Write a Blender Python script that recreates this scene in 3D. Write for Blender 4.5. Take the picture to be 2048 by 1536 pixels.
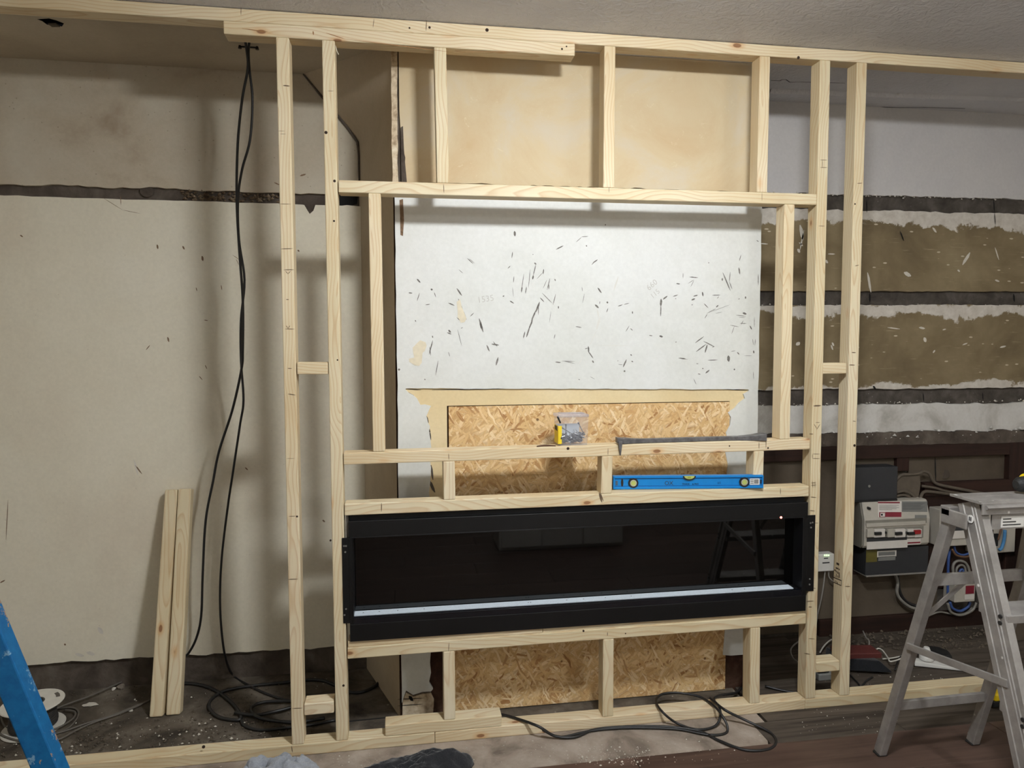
import bpy, bmesh, math, random
from mathutils import Vector, Matrix, noise as mnoise

scene = bpy.context.scene
for o in list(bpy.data.objects):
    bpy.data.objects.remove(o, do_unlink=True)
COL = scene.collection

# ---------------------------------------------------------------- camera
F_PX = 1376.1
CAM = Vector((0.3726, -2.2169, 1.3266))
YAW, PITCH, ROLL = 0.1550, -0.0608, -0.0027
FW = Vector((math.sin(YAW) * math.cos(PITCH), math.cos(YAW) * math.cos(PITCH), math.sin(PITCH)))
_r = Vector((math.cos(YAW), -math.sin(YAW), 0))
_u = _r.cross(FW)
RT = _r * math.cos(ROLL) + _u * math.sin(ROLL)
UP = -_r * math.sin(ROLL) + _u * math.cos(ROLL)
cd = bpy.data.cameras.new('camera')
cd.sensor_fit = 'HORIZONTAL'
cd.sensor_width = 36.0
cd.lens = F_PX / 2048 * 36.0
cd.clip_start = 0.02
cam = bpy.data.objects.new('camera', cd)
COL.objects.link(cam)
M = Matrix((RT, UP, -FW)).transposed().to_4x4()
M.translation = CAM
cam.matrix_world = M
scene.camera = cam
scene.cycles.diffuse_bounces = 8

# ---------------------------------------------------------------- world, lamp position, exposure
LAMP = Vector((0.98, -1.32, 2.285))
LAMP_STRENGTH = 188.0
LAMP2 = Vector((2.25, -2.45, 2.285))       # second ceiling lamp further back in the room
LAMP2_STRENGTH = 62.0
wd = bpy.data.worlds.new('world')
scene.world = wd
wd.use_nodes = True
wd.node_tree.nodes['Background'].inputs[0].default_value = (0.01, 0.011, 0.013, 1)
wd.node_tree.nodes['Background'].inputs[1].default_value = 0.2
scene.view_settings.view_transform = 'Standard'
scene.view_settings.look = 'None'
scene.view_settings.gamma = 1.0
scene.view_settings.exposure = 0.94
try:
    scene.view_settings.use_curve_mapping = False
except Exception:
    pass

# ---------------------------------------------------------------- pixel -> point on a known plane of the room
def ray(x, y):
    return FW + RT * ((x - 1024) / F_PX) - UP * ((y - 768) / F_PX)
def onY(x, y, Y=0.0):
    d = ray(x, y); return CAM + d * ((Y - CAM.y) / d.y)
def onZ(x, y, Z=0.0):
    d = ray(x, y); return CAM + d * ((Z - CAM.z) / d.z)
def onX(x, y, X):
    d = ray(x, y); return CAM + d * ((X - CAM.x) / d.x)

def lin(c):
    c = c / 255.0
    return c / 12.92 if c <= 0.04045 else ((c + 0.055) / 1.055) ** 2.4
def rgb(r, g, b):
    return (lin(r), lin(g), lin(b), 1.0)

# ---------------------------------------------------------------- node helpers
class NT:
    def __init__(self, name):
        self.m = bpy.data.materials.new(name)
        self.m.use_nodes = True
        self.t = self.m.node_tree
        self.t.nodes.clear()
        self.out = self.n('ShaderNodeOutputMaterial')
        self.b = self.n('ShaderNodeBsdfPrincipled')
        self.l(self.b.outputs[0], self.out.inputs[0])
        self.tc = None
    def n(self, typ, **kw):
        nd = self.t.nodes.new(typ)
        for k, v in kw.items():
            setattr(nd, k, v)
        return nd
    def l(self, a, b):
        self.t.links.new(a, b)
    def put(self, sock, v):
        if v is None:
            return
        if hasattr(v, 'is_linked') or isinstance(v, bpy.types.NodeSocket):
            self.l(v, sock)
        else:
            sock.default_value = v
    def obj(self):
        if self.tc is None:
            self.tc = self.n('ShaderNodeTexCoord')
        return self.tc.outputs['Object']
    def math(self, op, a, b=None, c=None, clamp=False):
        nd = self.n('ShaderNodeMath', operation=op)
        nd.use_clamp = clamp
        self.put(nd.inputs[0], a)
        if b is not None: self.put(nd.inputs[1], b)
        if c is not None: self.put(nd.inputs[2], c)
        return nd.outputs[0]
    def vmath(self, op, a, b=None):
        nd = self.n('ShaderNodeVectorMath', operation=op)
        self.put(nd.inputs[0], a)
        if b is not None: self.put(nd.inputs[1], b)
        return nd.outputs[0]
    def sep(self, v):
        nd = self.n('ShaderNodeSeparateXYZ'); self.l(v, nd.inputs[0]); return nd.outputs
    def comb(self, x=0.0, y=0.0, z=0.0):
        nd = self.n('ShaderNodeCombineXYZ')
        for i, v in enumerate((x, y, z)): self.put(nd.inputs[i], v)
        return nd.outputs[0]
    def noise(self, vec, scale, detail=4.0, rough=0.55, dist=0.0, col=False):
        nd = self.n('ShaderNodeTexNoise')
        self.put(nd.inputs['Vector'], vec)
        nd.inputs['Scale'].default_value = scale
        nd.inputs['Detail'].default_value = detail
        nd.inputs['Roughness'].default_value = rough
        nd.inputs['Distortion'].default_value = dist
        return nd.outputs['Color' if col else 'Fac']
    def voro(self, vec, scale, feature='F1', rnd=1.0):
        nd = self.n('ShaderNodeTexVoronoi', feature=feature)
        self.put(nd.inputs['Vector'], vec)
        nd.inputs['Scale'].default_value = scale
        nd.inputs['Randomness'].default_value = rnd
        return nd.outputs
    def ramp(self, fac, stops, interp='LINEAR'):
        nd = self.n('ShaderNodeValToRGB')
        cr = nd.color_ramp
        cr.interpolation = interp
        while len(cr.elements) > 1: cr.elements.remove(cr.elements[-1])
        for i, (p, c) in enumerate(stops):
            e = cr.elements[0] if i == 0 else cr.elements.new(p)
            e.position = p
            e.color = c if len(c) == 4 else (*c, 1)
        self.put(nd.inputs[0], fac)
        return nd.outputs[0]
    def step(self, v, a, b):
        nd = self.n('ShaderNodeMapRange', interpolation_type='SMOOTHSTEP')
        self.put(nd.inputs[0], v)
        nd.inputs[1].default_value = a; nd.inputs[2].default_value = b
        return nd.outputs[0]
    def mix(self, fac, a, b, blend='MIX'):
        nd = self.n('ShaderNodeMix', data_type='RGBA', blend_type=blend)
        self.put(nd.inputs[0], fac); self.put(nd.inputs[6], a); self.put(nd.inputs[7], b)
        return nd.outputs[2]
    def bump(self, h, strength=0.3, dist=0.005):
        nd = self.n('ShaderNodeBump')
        nd.inputs['Strength'].default_value = strength
        nd.inputs['Distance'].default_value = dist
        self.l(h, nd.inputs['Height'])
        self.l(nd.outputs[0], self.b.inputs['Normal'])
    def fin(self, col=None, rough=0.6, metal=0.0, spec=0.5):
        self.put(self.b.inputs['Base Color'], col)
        self.put(self.b.inputs['Roughness'], rough)
        self.put(self.b.inputs['Metallic'], metal)
        self.b.inputs['Specular IOR Level'].default_value = spec
        return self.m

def mat_plain(name, col, rough=0.5, metal=0.0, spec=0.5, var=0.12, scale=30.0, bump=0.0, emit=None, estr=0.0):
    n = NT(name)
    f = n.noise(n.obj(), scale, 3)
    dark = tuple(c * (1 - var) for c in col[:3]) + (1,)
    lite = tuple(min(1, c * (1 + var)) for c in col[:3]) + (1,)
    c = n.ramp(f, [(0.3, dark), (0.7, lite)])
    if bump: n.bump(f, bump, 0.002)
    if emit:
        n.b.inputs['Emission Color'].default_value = emit
        n.b.inputs['Emission Strength'].default_value = estr
    return n.fin(c, rough, metal, spec)

MATS = {}
def mat_pine(axis):
    key = 'pine_' + axis
    if key in MATS: return MATS[key]
    n = NT(key)
    info = n.n('ShaderNodeObjectInfo').outputs['Random']
    s = n.sep(n.obj())
    idx = {'x': (1, 2, 0), 'y': (0, 2, 1), 'z': (0, 1, 2)}[axis]
    a, b, l = s[idx[0]], s[idx[1]], s[idx[2]]
    off = n.math('MULTIPLY', info, 41.7)
    l2 = n.math('ADD', l, off)
    drift = n.noise(n.comb(off, 0.0, l2), 1.6, 2, 0.5, col=True)
    ds = n.sep(drift)
    da = n.math('MULTIPLY', n.math('SUBTRACT', ds[0], 0.5), 0.16)
    db = n.math('MULTIPLY', n.math('SUBTRACT', ds[1], 0.5), 0.16)
    aa = n.math('ADD', n.math('ADD', a, da), n.math('MULTIPLY', n.math('SUBTRACT', info, 0.5), 0.05))
    bb = n.math('ADD', n.math('ADD', b, db), 0.03)
    rad = n.math('SQRT', n.math('ADD', n.math('MULTIPLY', aa, aa), n.math('MULTIPLY', bb, bb)))
    wob = n.noise(n.comb(n.math('MULTIPLY', a, 14.0), n.math('MULTIPLY', b, 14.0), n.math('MULTIPLY', l2, 3.0)), 1.0, 3)
    rad = n.math('ADD', rad, n.math('MULTIPLY', wob, 0.012))
    saw = n.math('FRACT', n.math('MULTIPLY', rad, 105.0))
    ring = n.ramp(saw, [(0.0, (0, 0, 0)), (0.55, (0.15,) * 3), (0.88, (1, 1, 1)), (1.0, (0, 0, 0))])
    fib = n.noise(n.comb(n.math('MULTIPLY', a, 900.0), n.math('MULTIPLY', b, 900.0), n.math('MULTIPLY', l2, 14.0)), 1.0, 2)
    tone = n.noise(n.comb(n.math('MULTIPLY', a, 6.0), n.math('MULTIPLY', b, 6.0), n.math('MULTIPLY', l2, 2.0)), 1.0, 3)
    base = n.ramp(tone, [(0.3, rgb(205, 187, 151)), (0.5, rgb(216, 202, 169)), (0.72, rgb(223, 212, 185))])
    tint = n.ramp(info, [(0.0, (0.93, 0.93, 0.9)), (0.5, (1, 1, 1)), (1.0, (0.98, 0.95, 0.92))])
    base = n.mix(1.0, base, tint, 'MULTIPLY')
    late = n.mix(0.5, base, rgb(176, 126, 74))
    c = n.mix(n.math('MULTIPLY', ring, 0.8), base, late)
    c = n.mix(n.math('MULTIPLY', n.step(fib, 0.5, 0.8), 0.22), c, rgb(178, 140, 96))
    # knots
    kv = n.comb(n.math('MULTIPLY', a, 11.0), n.math('MULTIPLY', b, 11.0), n.math('MULTIPLY', l2, 5.0))
    vo = n.voro(kv, 1.0)
    sel = n.step(n.sep(vo['Color'])[0], 0.44, 0.47)
    dk = n.math('ADD', vo['Distance'], n.math('MULTIPLY', n.math('SUBTRACT', wob, 0.5), 0.05))
    halo = n.math('MULTIPLY', n.math('SUBTRACT', 1.0, n.step(dk, 0.06, 0.19)), sel)
    core = n.math('MULTIPLY', n.math('SUBTRACT', 1.0, n.step(dk, 0.055, 0.085)), sel)
    c = n.mix(n.math('MULTIPLY', halo, 0.5), c, rgb(196, 140, 80))
    c = n.mix(n.math('MULTIPLY', core, 0.75), c, rgb(112, 62, 30))
    n.bump(n.math('ADD', n.math('MULTIPLY', ring, 0.4), fib), 0.12, 0.0012)
    MATS[key] = n.fin(c, 0.62, 0.0, 0.3)
    return MATS[key]

def mat_wood(name, c1, c2, axis='x', rough=0.5, spec=0.4, scale=1.0):
    n = NT(name)
    info = n.n('ShaderNodeObjectInfo').outputs['Random']
    s = n.sep(n.obj())
    idx = {'x': (1, 2, 0), 'y': (0, 2, 1), 'z': (0, 1, 2)}[axis]
    l = n.math('ADD', s[idx[2]], n.math('MULTIPLY', info, 23.0))
    v = n.comb(n.math('MULTIPLY', s[idx[0]], 70.0 * scale), n.math('MULTIPLY', s[idx[1]], 70.0 * scale), n.math('MULTIPLY', l, 4.0 * scale))
    f = n.noise(v, 1.0, 5, 0.6, 0.6)
    c = n.ramp(f, [(0.3, c1), (0.7, c2)])
    k = n.math('ADD', 0.8, n.math('MULTIPLY', info, 0.4))
    c = n.mix(1.0, c, n.comb(k, k, k), 'MULTIPLY')
    n.bump(f, 0.15, 0.001)
    return n.fin(c, rough, 0.0, spec)

def mat_plaster(name, c1, c2, c3=None, scale=3.0, rough=0.85, bump=0.25, speck=None, speckamt=0.0, spec=0.2):
    n = NT(name)
    big = n.noise(n.obj(), scale, 6, 0.6, 0.4)
    c = n.ramp(big, [(0.3, c1), (0.5, c2), (0.72, c3 or c2)])
    fine = n.noise(n.obj(), 90.0, 4, 0.6)
    c = n.mix(0.09, c, n.ramp(fine, [(0.3, (0.25, 0.24, 0.22)), (0.7, (1, 1, 1))]), 'MULTIPLY')
    if speck is not None:
        v = n.voro(n.obj(), 55.0)
        m1 = n.math('SUBTRACT', 1.0, n.step(v['Distance'], 0.1, 0.26))
        m2 = n.step(n.sep(v['Color'])[1], 1.0 - speckamt, 1.0 - speckamt + 0.03)
        c = n.mix(n.math('MULTIPLY', m1, m2), c, speck)
    n.bump(n.math('ADD', n.math('MULTIPLY', big, 0.7), n.math('MULTIPLY', fine, 0.35)), bump, 0.006)
    return n.fin(c, rough, 0.0, spec)

# ---------------------------------------------------------------- mesh helpers
class MB:
    def __init__(self):
        self.bm = bmesh.new()
    def hull8(self, p):
        """p: 8 points, bottom/back... ordered as (x0y0z0,x1y0z0,x1y1z0,x0y1z0, same at z1)"""
        v = [self.bm.verts.new(q) for q in p]
        for f in ((0, 3, 2, 1), (4, 5, 6, 7), (0, 1, 5, 4), (1, 2, 6, 5), (2, 3, 7, 6), (3, 0, 4, 7)):
            self.bm.faces.new([v[i] for i in f])
        return v
    def box(self, x0, x1, y0, y1, z0, z1):
        self.hull8([(x0, y0, z0), (x1, y0, z0), (x1, y1, z0), (x0, y1, z0), (x0, y0, z1), (x1, y0, z1), (x1, y1, z1), (x0, y1, z1)])
        return self
    def bar(self, p0, p1, w, h, up=(0, 0, 1)):
        p0 = Vector(p0); p1 = Vector(p1)
        d = (p1 - p0).normalized(); s = d.cross(Vector(up)).normalized(); u = s.cross(d)
        q = []
        for p in (p0, p1):
            for a, b in ((-1, -1), (1, -1), (1, 1), (-1, 1)):
                q.append(p + s * (a * w / 2) + u * (b * h / 2))
        self.hull8(q)
        return self
    def prism(self, poly, vec):
        """poly: list of 3D points (planar ring), extruded along vec"""
        vec = Vector(vec)
        a = [self.bm.verts.new(p) for p in poly]
        b = [self.bm.verts.new(Vector(p) + vec) for p in poly]
        self.bm.faces.new(a); self.bm.faces.new(b[::-1])
        k = len(poly)
        for i in range(k):
            j = (i + 1) % k
            self.bm.faces.new([a[i], b[i], b[j], a[j]])
        return self
    def face(self, pts):
        self.bm.faces.new([self.bm.verts.new(p) for p in pts]); return self
    def tube(self, pts, r, n=8, cap=True):
        pts = [Vector(p) for p in pts]
        rs = r if isinstance(r, (list, tuple)) else [r] * len(pts)
        rings = []
        prev = None
        for i, p in enumerate(pts):
            t = (pts[min(i + 1, len(pts) - 1)] - pts[max(i - 1, 0)])
            if t.length < 1e-9: t = Vector((0, 0, 1))
            t.normalize()
            if prev is None:
                ref = Vector((0, 0, 1)) if abs(t.z) < 0.9 else Vector((1, 0, 0))
                s = t.cross(ref).normalized()
            else:
                s = (prev - t * prev.dot(t))
                s = s.normalized() if s.length > 1e-6 else t.orthogonal().normalized()
            prev = s
            u = t.cross(s)
            rings.append([self.bm.verts.new(p + (s * math.cos(2 * math.pi * k / n) + u * math.sin(2 * math.pi * k / n)) * rs[i]) for k in range(n)])
        for A, B in zip(rings, rings[1:]):
            for k in range(n):
                self.bm.faces.new([A[k], A[(k + 1) % n], B[(k + 1) % n], B[k]])
        if cap:
            self.bm.faces.new(rings[0][::-1]); self.bm.faces.new(rings[-1])
        return self
    def cyl(self, p0, p1, r0, r1=None, n=16):
        return self.tube([p0, p1], [r0, r1 if r1 is not None else r0], n)
    def lathe(self, prof, c, n=32):
        """prof: (r, z) list revolved about vertical axis through c; closed ring of profile"""
        c = Vector(c)
        R = [[self.bm.verts.new(c + Vector((r * math.cos(2 * math.pi * k / n), r * math.sin(2 * math.pi * k / n), z))) for r, z in prof] for k in range(n)]
        m = len(prof)
        for k in range(n):
            A, B = R[k], R[(k + 1) % n]
            for i in range(m):
                j = (i + 1) % m
                try: self.bm.faces.new([A[i], B[i], B[j], A[j]])
                except ValueError: pass
        return self
    def rock(self, c, r, rng):
        c = Vector(c)
        vs = []
        for d in ((1, 0, 0), (-1, 0, 0), (0, 1, 0), (0, -1, 0), (0, 0, 1), (0, 0, -0.4)):
            vs.append(self.bm.verts.new(c + Vector(d) * r * rng.uniform(0.5, 1.3)))
        for f in ((0, 2, 4), (2, 1, 4), (1, 3, 4), (3, 0, 4), (2, 0, 5), (1, 2, 5), (3, 1, 5), (0, 3, 5)):
            self.bm.faces.new([vs[i] for i in f])
        return self
    def build(self, name, mat, parent=None, bevel=0.0, seg=2, smooth=False, center=False):
        bm = self.bm
        if bevel > 0:
            bmesh.ops.bevel(bm, geom=[e for e in bm.edges], offset=bevel, segments=seg, profile=0.5, affect='EDGES', clamp_overlap=True)
        bmesh.ops.recalc_face_normals(bm, faces=bm.faces)
        org = Vector((0, 0, 0))
        if center:
            xs = [v.co for v in bm.verts]
            org = Vector([(min(v[i] for v in xs) + max(v[i] for v in xs)) / 2 for i in range(3)])
            for v in bm.verts: v.co -= org
        me = bpy.data.meshes.new(name)
        bm.to_mesh(me); bm.free()
        if smooth:
            for p in me.polygons: p.use_smooth = True
        me.materials.append(mat)
        o = bpy.data.objects.new(name, me)
        COL.objects.link(o)
        if parent is not None:
            o.parent = parent
            base = Vector((0, 0, 0)); q = parent
            while q is not None:
                base += q.location; q = q.parent
            o.location = org - base
        else:
            o.location = org
        return o

def tag(o, label=None, cat=None, group=None, kind=None):
    if label: o['label'] = label
    if cat: o['category'] = cat
    if group: o['group'] = group
    if kind: o['kind'] = kind
    return o
def thing(name, loc, label, cat, group=None):
    e = bpy.data.objects.new(name, None)
    COL.objects.link(e); e.location = loc; e.empty_display_size = 0.05
    return tag(e, label, cat, group)
def struct(o):
    o['kind'] = 'structure'; return o
def mirror_pt(p): return p
def smooth_path(pts, n=8):
    """Catmull-Rom through pts"""
    P = [Vector(p) for p in pts]
    P = [P[0] * 2 - P[1]] + P + [P[-1] * 2 - P[-2]]
    out = []
    for i in range(1, len(P) - 2):
        for k in range(n):
            t = k / n
            a, b, c, d = P[i - 1], P[i], P[i + 1], P[i + 2]
            out.append(0.5 * ((2 * b) + (c - a) * t + (2 * a - 5 * b + 4 * c - d) * t * t + (3 * b - a - 3 * c + d) * t ** 3))
    out.append(P[-2])
    return out
def ragged(x0, z0, x1, z1, step, amp, seed, drop=0.0):
    """points from (x0,z0) to (x1,z1) in a wall plane with a broken edge"""
    rng = random.Random(seed)
    L = math.hypot(x1 - x0, z1 - z0)
    k = max(2, int(L / step))
    out = []
    nx, nz = -(z1 - z0) / L, (x1 - x0) / L
    for i in range(k + 1):
        t = i / k
        e = 0 if i in (0, k) else (mnoise.noise((t * L * 9, seed * 3.1, 0)) * amp + rng.uniform(-1, 1) * amp * 0.45)
        if drop and rng.random() < 0.08 and i not in (0, k): e -= drop
        out.append((x0 + (x1 - x0) * t + nx * e, z0 + (z1 - z0) * t + nz * e))
    return out
def text_mesh(name, s, size, mat, parent, loc, rot, ext=0.0002):
    cu = bpy.data.curves.new(name, 'FONT')
    cu.body = s; cu.size = size; cu.extrude = ext; cu.resolution_u = 2
    t = bpy.data.objects.new(name + '_tmp', cu)
    COL.objects.link(t)
    dg = bpy.context.evaluated_depsgraph_get()
    me = bpy.data.meshes.new_from_object(t.evaluated_get(dg))
    bpy.data.objects.remove(t, do_unlink=True)
    me.materials.clear(); me.materials.append(mat)
    o = bpy.data.objects.new(name, me)
    COL.objects.link(o)
    base = Vector((0, 0, 0)); q = parent
    while q is not None:
        base += q.location; q = q.parent
    o.parent = parent
    o.location = Vector(loc) - base
    o.rotation_euler = rot
    return o
def R2(a, b, m=1.0): return random.uniform(a, b) * m
# ================================================================ materials of the room
def mat_ceiling():
    n = NT('ceiling_paint')
    big = n.noise(n.obj(), 2.2, 4)
    c = n.ramp(big, [(0.3, rgb(196, 195, 198)), (0.7, rgb(212, 211, 214))])
    w = n.noise(n.obj(), 26.0, 3, 0.5, 1.6)
    w2 = n.noise(n.obj(), 75.0, 3, 0.6, 0.5)
    n.bump(n.math('ADD', w, n.math('MULTIPLY', w2, 0.5)), 0.85, 0.008)
    return n.fin(c, 0.5, 0.0, 0.4)
M_CEIL = mat_ceiling()
M_WALL = mat_plaster('magnolia_wall', rgb(226, 220, 208), rgb(232, 227, 216), rgb(236, 232, 222), 1.5, 0.8, 0.1)
M_LEFT_UP = mat_plaster('bare_plaster_left', rgb(150, 131, 110), rgb(184, 172, 152), rgb(196, 188, 170), 2.4, 0.85, 0.2, rgb(120, 104, 86), 0.06)
M_LEFT_LO = mat_plaster('cream_paint_left', rgb(214, 204, 184), rgb(222, 215, 195), rgb(228, 222, 205), 1.3, 0.75, 0.08, rgb(140, 116, 92), 0.025)
M_MORTAR = mat_plaster('grey_mortar', rgb(64, 56, 49), rgb(86, 77, 69), rgb(112, 103, 93), 9.0, 0.95, 0.8, rgb(150, 142, 130), 0.12)
M_MORTAR_D = mat_plaster('dark_mortar', rgb(60, 55, 50), rgb(80, 74, 68), rgb(104, 98, 92), 12.0, 0.95, 0.7, rgb(150, 146, 140), 0.08)
M_RUBBLE = mat_plaster('rough_rubble', rgb(78, 62, 48), rgb(120, 102, 82), rgb(170, 154, 130), 22.0, 0.95, 1.0, rgb(190, 180, 160), 0.2)
M_SIDE = mat_plaster('breast_side_plaster', rgb(168, 152, 128), rgb(184, 169, 146), rgb(192, 179, 158), 1.6, 0.85, 0.12)
M_WHITE_SKIN = mat_plaster('white_painted_plaster', rgb(206, 207, 200), rgb(216, 217, 213), rgb(222, 223, 221), 1.6, 0.6, 0.08, spec=0.35)
def mat_beige():
    n = NT('beige_bare_plaster')
    b = n.noise(n.obj(), 3.2, 6, 0.65, 0.6)
    c = n.ramp(b, [(0.28, rgb(198, 174, 138)), (0.5, rgb(206, 189, 156)), (0.75, rgb(205, 197, 182))])
    s = n.noise(n.obj(), 34.0, 5, 0.7, 1.2)
    c = n.mix(n.math('MULTIPLY', n.step(s, 0.62, 0.7), 0.5), c, rgb(218, 206, 176))
    n.bump(n.math('ADD', b, n.math('MULTIPLY', s, 0.4)), 0.15, 0.004)
    return n.fin(c, 0.8, 0.0, 0.2)
M_BEIGE = mat_beige()
M_SHEET = mat_plaster('pale_timber_sheet', rgb(212, 190, 146), rgb(220, 201, 160), rgb(224, 208, 172), 2.0, 0.7, 0.1)
M_EDGE = mat_plaster('crumbled_edge', rgb(150, 126, 100), rgb(206, 188, 160), rgb(232, 222, 200), 30.0, 0.9, 0.8)
M_BRICK = mat_plaster('sooty_brick', rgb(40, 27, 20), rgb(64, 42, 32), rgb(86, 66, 52), 14.0, 0.95, 0.6)
M_RIGHT_UP = mat_plaster('grey_white_plaster', rgb(192, 189, 188), rgb(200, 197, 196), rgb(208, 204, 200), 1.6, 0.8, 0.1)

def mat_olive():
    n = NT('olive_paint_flaking')
    s = n.sep(n.obj())
    nz = n.noise(n.obj(), 5.5, 6, 0.65, 0.4)
    nf = n.noise(n.obj(), 28.0, 4, 0.6)
    z = n.math('ADD', s[2], n.math('ADD', n.math('MULTIPLY', n.math('SUBTRACT', nz, 0.5), 0.17), n.math('MULTIPLY', n.math('SUBTRACT', nf, 0.5), 0.035)))
    f = n.math('SUBTRACT', z, 1.0)
    W_, O_ = (1, 1, 1), (0, 0, 0)
    m = n.ramp(f, [(0.0, W_), (0.128, W_), (0.134, O_), (0.436, O_), (0.442, W_), (0.49, W_), (0.497, O_), (0.838, O_), (0.844, W_)])
    ol = n.noise(n.obj(), 3.0, 5, 0.6, 0.3)
    olive = n.ramp(ol, [(0.3, rgb(100, 87, 65)), (0.5, rgb(124, 109, 82)), (0.72, rgb(146, 131, 102))])
    cream = n.ramp(nf, [(0.3, rgb(186, 178, 166)), (0.7, rgb(212, 206, 196))])
    # flecks where the paint has chipped
    fv = n.comb(n.math('MULTIPLY', s[0], 16.0), 0.0, n.math('MULTIPLY', s[2], 44.0))
    vo = n.voro(fv, 1.0)
    fl = n.math('MULTIPLY', n.math('SUBTRACT', 1.0, n.step(n.math('ADD', vo['Distance'], n.math('MULTIPLY', nf, 0.25)), 0.22, 0.3)), n.step(n.sep(vo['Color'])[0], 0.66, 0.68))
    col = n.mix(fl, olive, rgb(196, 184, 160))
    st = n.noise(n.comb(n.math('MULTIPLY', s[0], 9.0), 0.0, n.math('MULTIPLY', s[2], 120.0)), 1.0, 4, 0.6)
    col = n.mix(n.math('MULTIPLY', n.step(st, 0.6, 0.72), 0.42), col, rgb(178, 164, 134))
    col = n.mix(m, col, cream)
    n.bump(n.math('ADD', n.math('MULTIPLY', m, 0.5), nf), 0.3, 0.003)
    return n.fin(col, 0.8, 0.0, 0.25)
M_OLIVE = mat_olive()
M_STAINED = mat_plaster('stained_white_plaster', rgb(158, 153, 143), rgb(206, 203, 197), rgb(216, 214, 210), 5.0, 0.85, 0.3, rgb(110, 104, 94), 0.12)
M_CONCRETE = mat_plaster('dusty_concrete', rgb(44, 38, 32), rgb(86, 78, 68), rgb(124, 115, 103), 6.0, 0.9, 0.8, rgb(160, 152, 138), 0.07)
M_BOARDS = mat_wood('old_floorboards', rgb(56, 48, 41), rgb(92, 83, 73), 'x', 0.8, 0.2, 0.6)
M_LAMINATE = mat_wood('red_brown_laminate', rgb(62, 46, 39), rgb(94, 74, 64), 'x', 0.42, 0.45, 0.5)
M_DARKWOOD = mat_wood('dark_stained_timber', rgb(34, 20, 15), rgb(54, 33, 24), 'x', 0.7, 0.3, 0.6)
M_DARKWOOD_Z = mat_wood('dark_stained_post', rgb(34, 20, 15), rgb(54, 32, 24), 'z', 0.7, 0.3, 0.6)
M_BOARD_GREY = mat_plaster('grey_beige_board', rgb(74, 64, 53), rgb(90, 80, 68), rgb(100, 90, 77), 2.5, 0.85, 0.15)
M_BLACKGAP = mat_plain('black_void', rgb(14, 12, 11), 0.95)
def mat_osb():
    n = NT('osb_strands')
    s = n.sep(n.obj())
    col = None
    nz = n.noise(n.obj(), 6.0, 3, col=True)
    dist = n.vmath('SCALE', n.vmath('SUBTRACT', nz, (0.5, 0.5, 0.5)), None)
    layers = [(0.5, 13, 90, 3.1), (-0.7, 16, 95, 11.3), (1.25, 12, 95, 27.7), (-0.15, 15, 110, 41.9), (2.2, 19, 85, 63.3), (0.95, 22, 120, 83.3), (-1.1, 14, 120, 97.1)]
    hsum = None
    for i, (ang, lx, wz, off) in enumerate(layers):
        ca, sa = math.cos(ang), math.sin(ang)
        u = n.math('ADD', n.math('MULTIPLY', s[0], ca), n.math('MULTIPLY', s[2], sa))
        w = n.math('SUBTRACT', n.math('MULTIPLY', s[2], ca), n.math('MULTIPLY', s[0], sa))
        wv = n.math('ADD', w, n.math('MULTIPLY', n.noise(n.obj(), 9.0 + i, 2), 0.03))
        v = n.voro(n.comb(n.math('MULTIPLY', u, lx), off, n.math('MULTIPLY', wv, wz)), 1.0)
        cs = n.sep(v['Color'])
        c = n.ramp(cs[0], [(0.0, rgb(158, 114, 70)), (0.10, rgb(200, 160, 108)), (0.4, rgb(214, 180, 128)), (0.75, rgb(222, 192, 144)), (1.0, rgb(232, 210, 170))])
        edge = n.step(v['Distance'], 0.42, 0.62)
        c = n.mix(n.math('MULTIPLY', edge, 0.38), c, rgb(156, 110, 64))
        if col is None:
            col = c; hsum = cs[1]
        else:
            m = n.step(n.sep(v['Color'])[2], 0.62 if i < 3 else 0.7, 0.64 if i < 3 else 0.72)
            m = n.math('MULTIPLY', m, n.math('SUBTRACT', 1.0, n.step(v['Distance'], 0.5, 0.6)))
            col = n.mix(m, col, c)
            hsum = n.math('ADD', hsum, n.math('MULTIPLY', m, cs[1]))
    fn = n.noise(n.obj(), 170.0, 4, .7)
    col = n.mix(n.math('MULTIPLY', n.step(fn, .56, .7), .45), col, rgb(150, 108, 66))
    lo = n.noise(n.obj(), 5.0, 4, .6)
    col = n.mix(n.math('MULTIPLY', n.step(lo, .5, .75), .35), col, rgb(226, 200, 152))
    kn = n.voro(n.obj(), 14.0)
    k = n.math('MULTIPLY', n.math('SUBTRACT', 1.0, n.step(kn['Distance'], 0.05, 0.09)), n.step(n.sep(kn['Color'])[0], 0.7, 0.72))
    col = n.mix(n.math('MULTIPLY', k, 0.8), col, rgb(84, 48, 24))
    n.bump(hsum, 0.35, 0.002)
    return n.fin(col, 0.7, 0.0, 0.25)
M_OSB = mat_osb()

# ================================================================ room shell
XL, XR, YF, YB = -1.5, 3.6, -3.7, 0.575
ZC = 2.3245                                     # ceiling above the timber frame; it rises a little towards the back wall
def ceil_z(y): return ZC + max(0.0, y - 0.05) / 0.52 * 0.023
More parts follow.
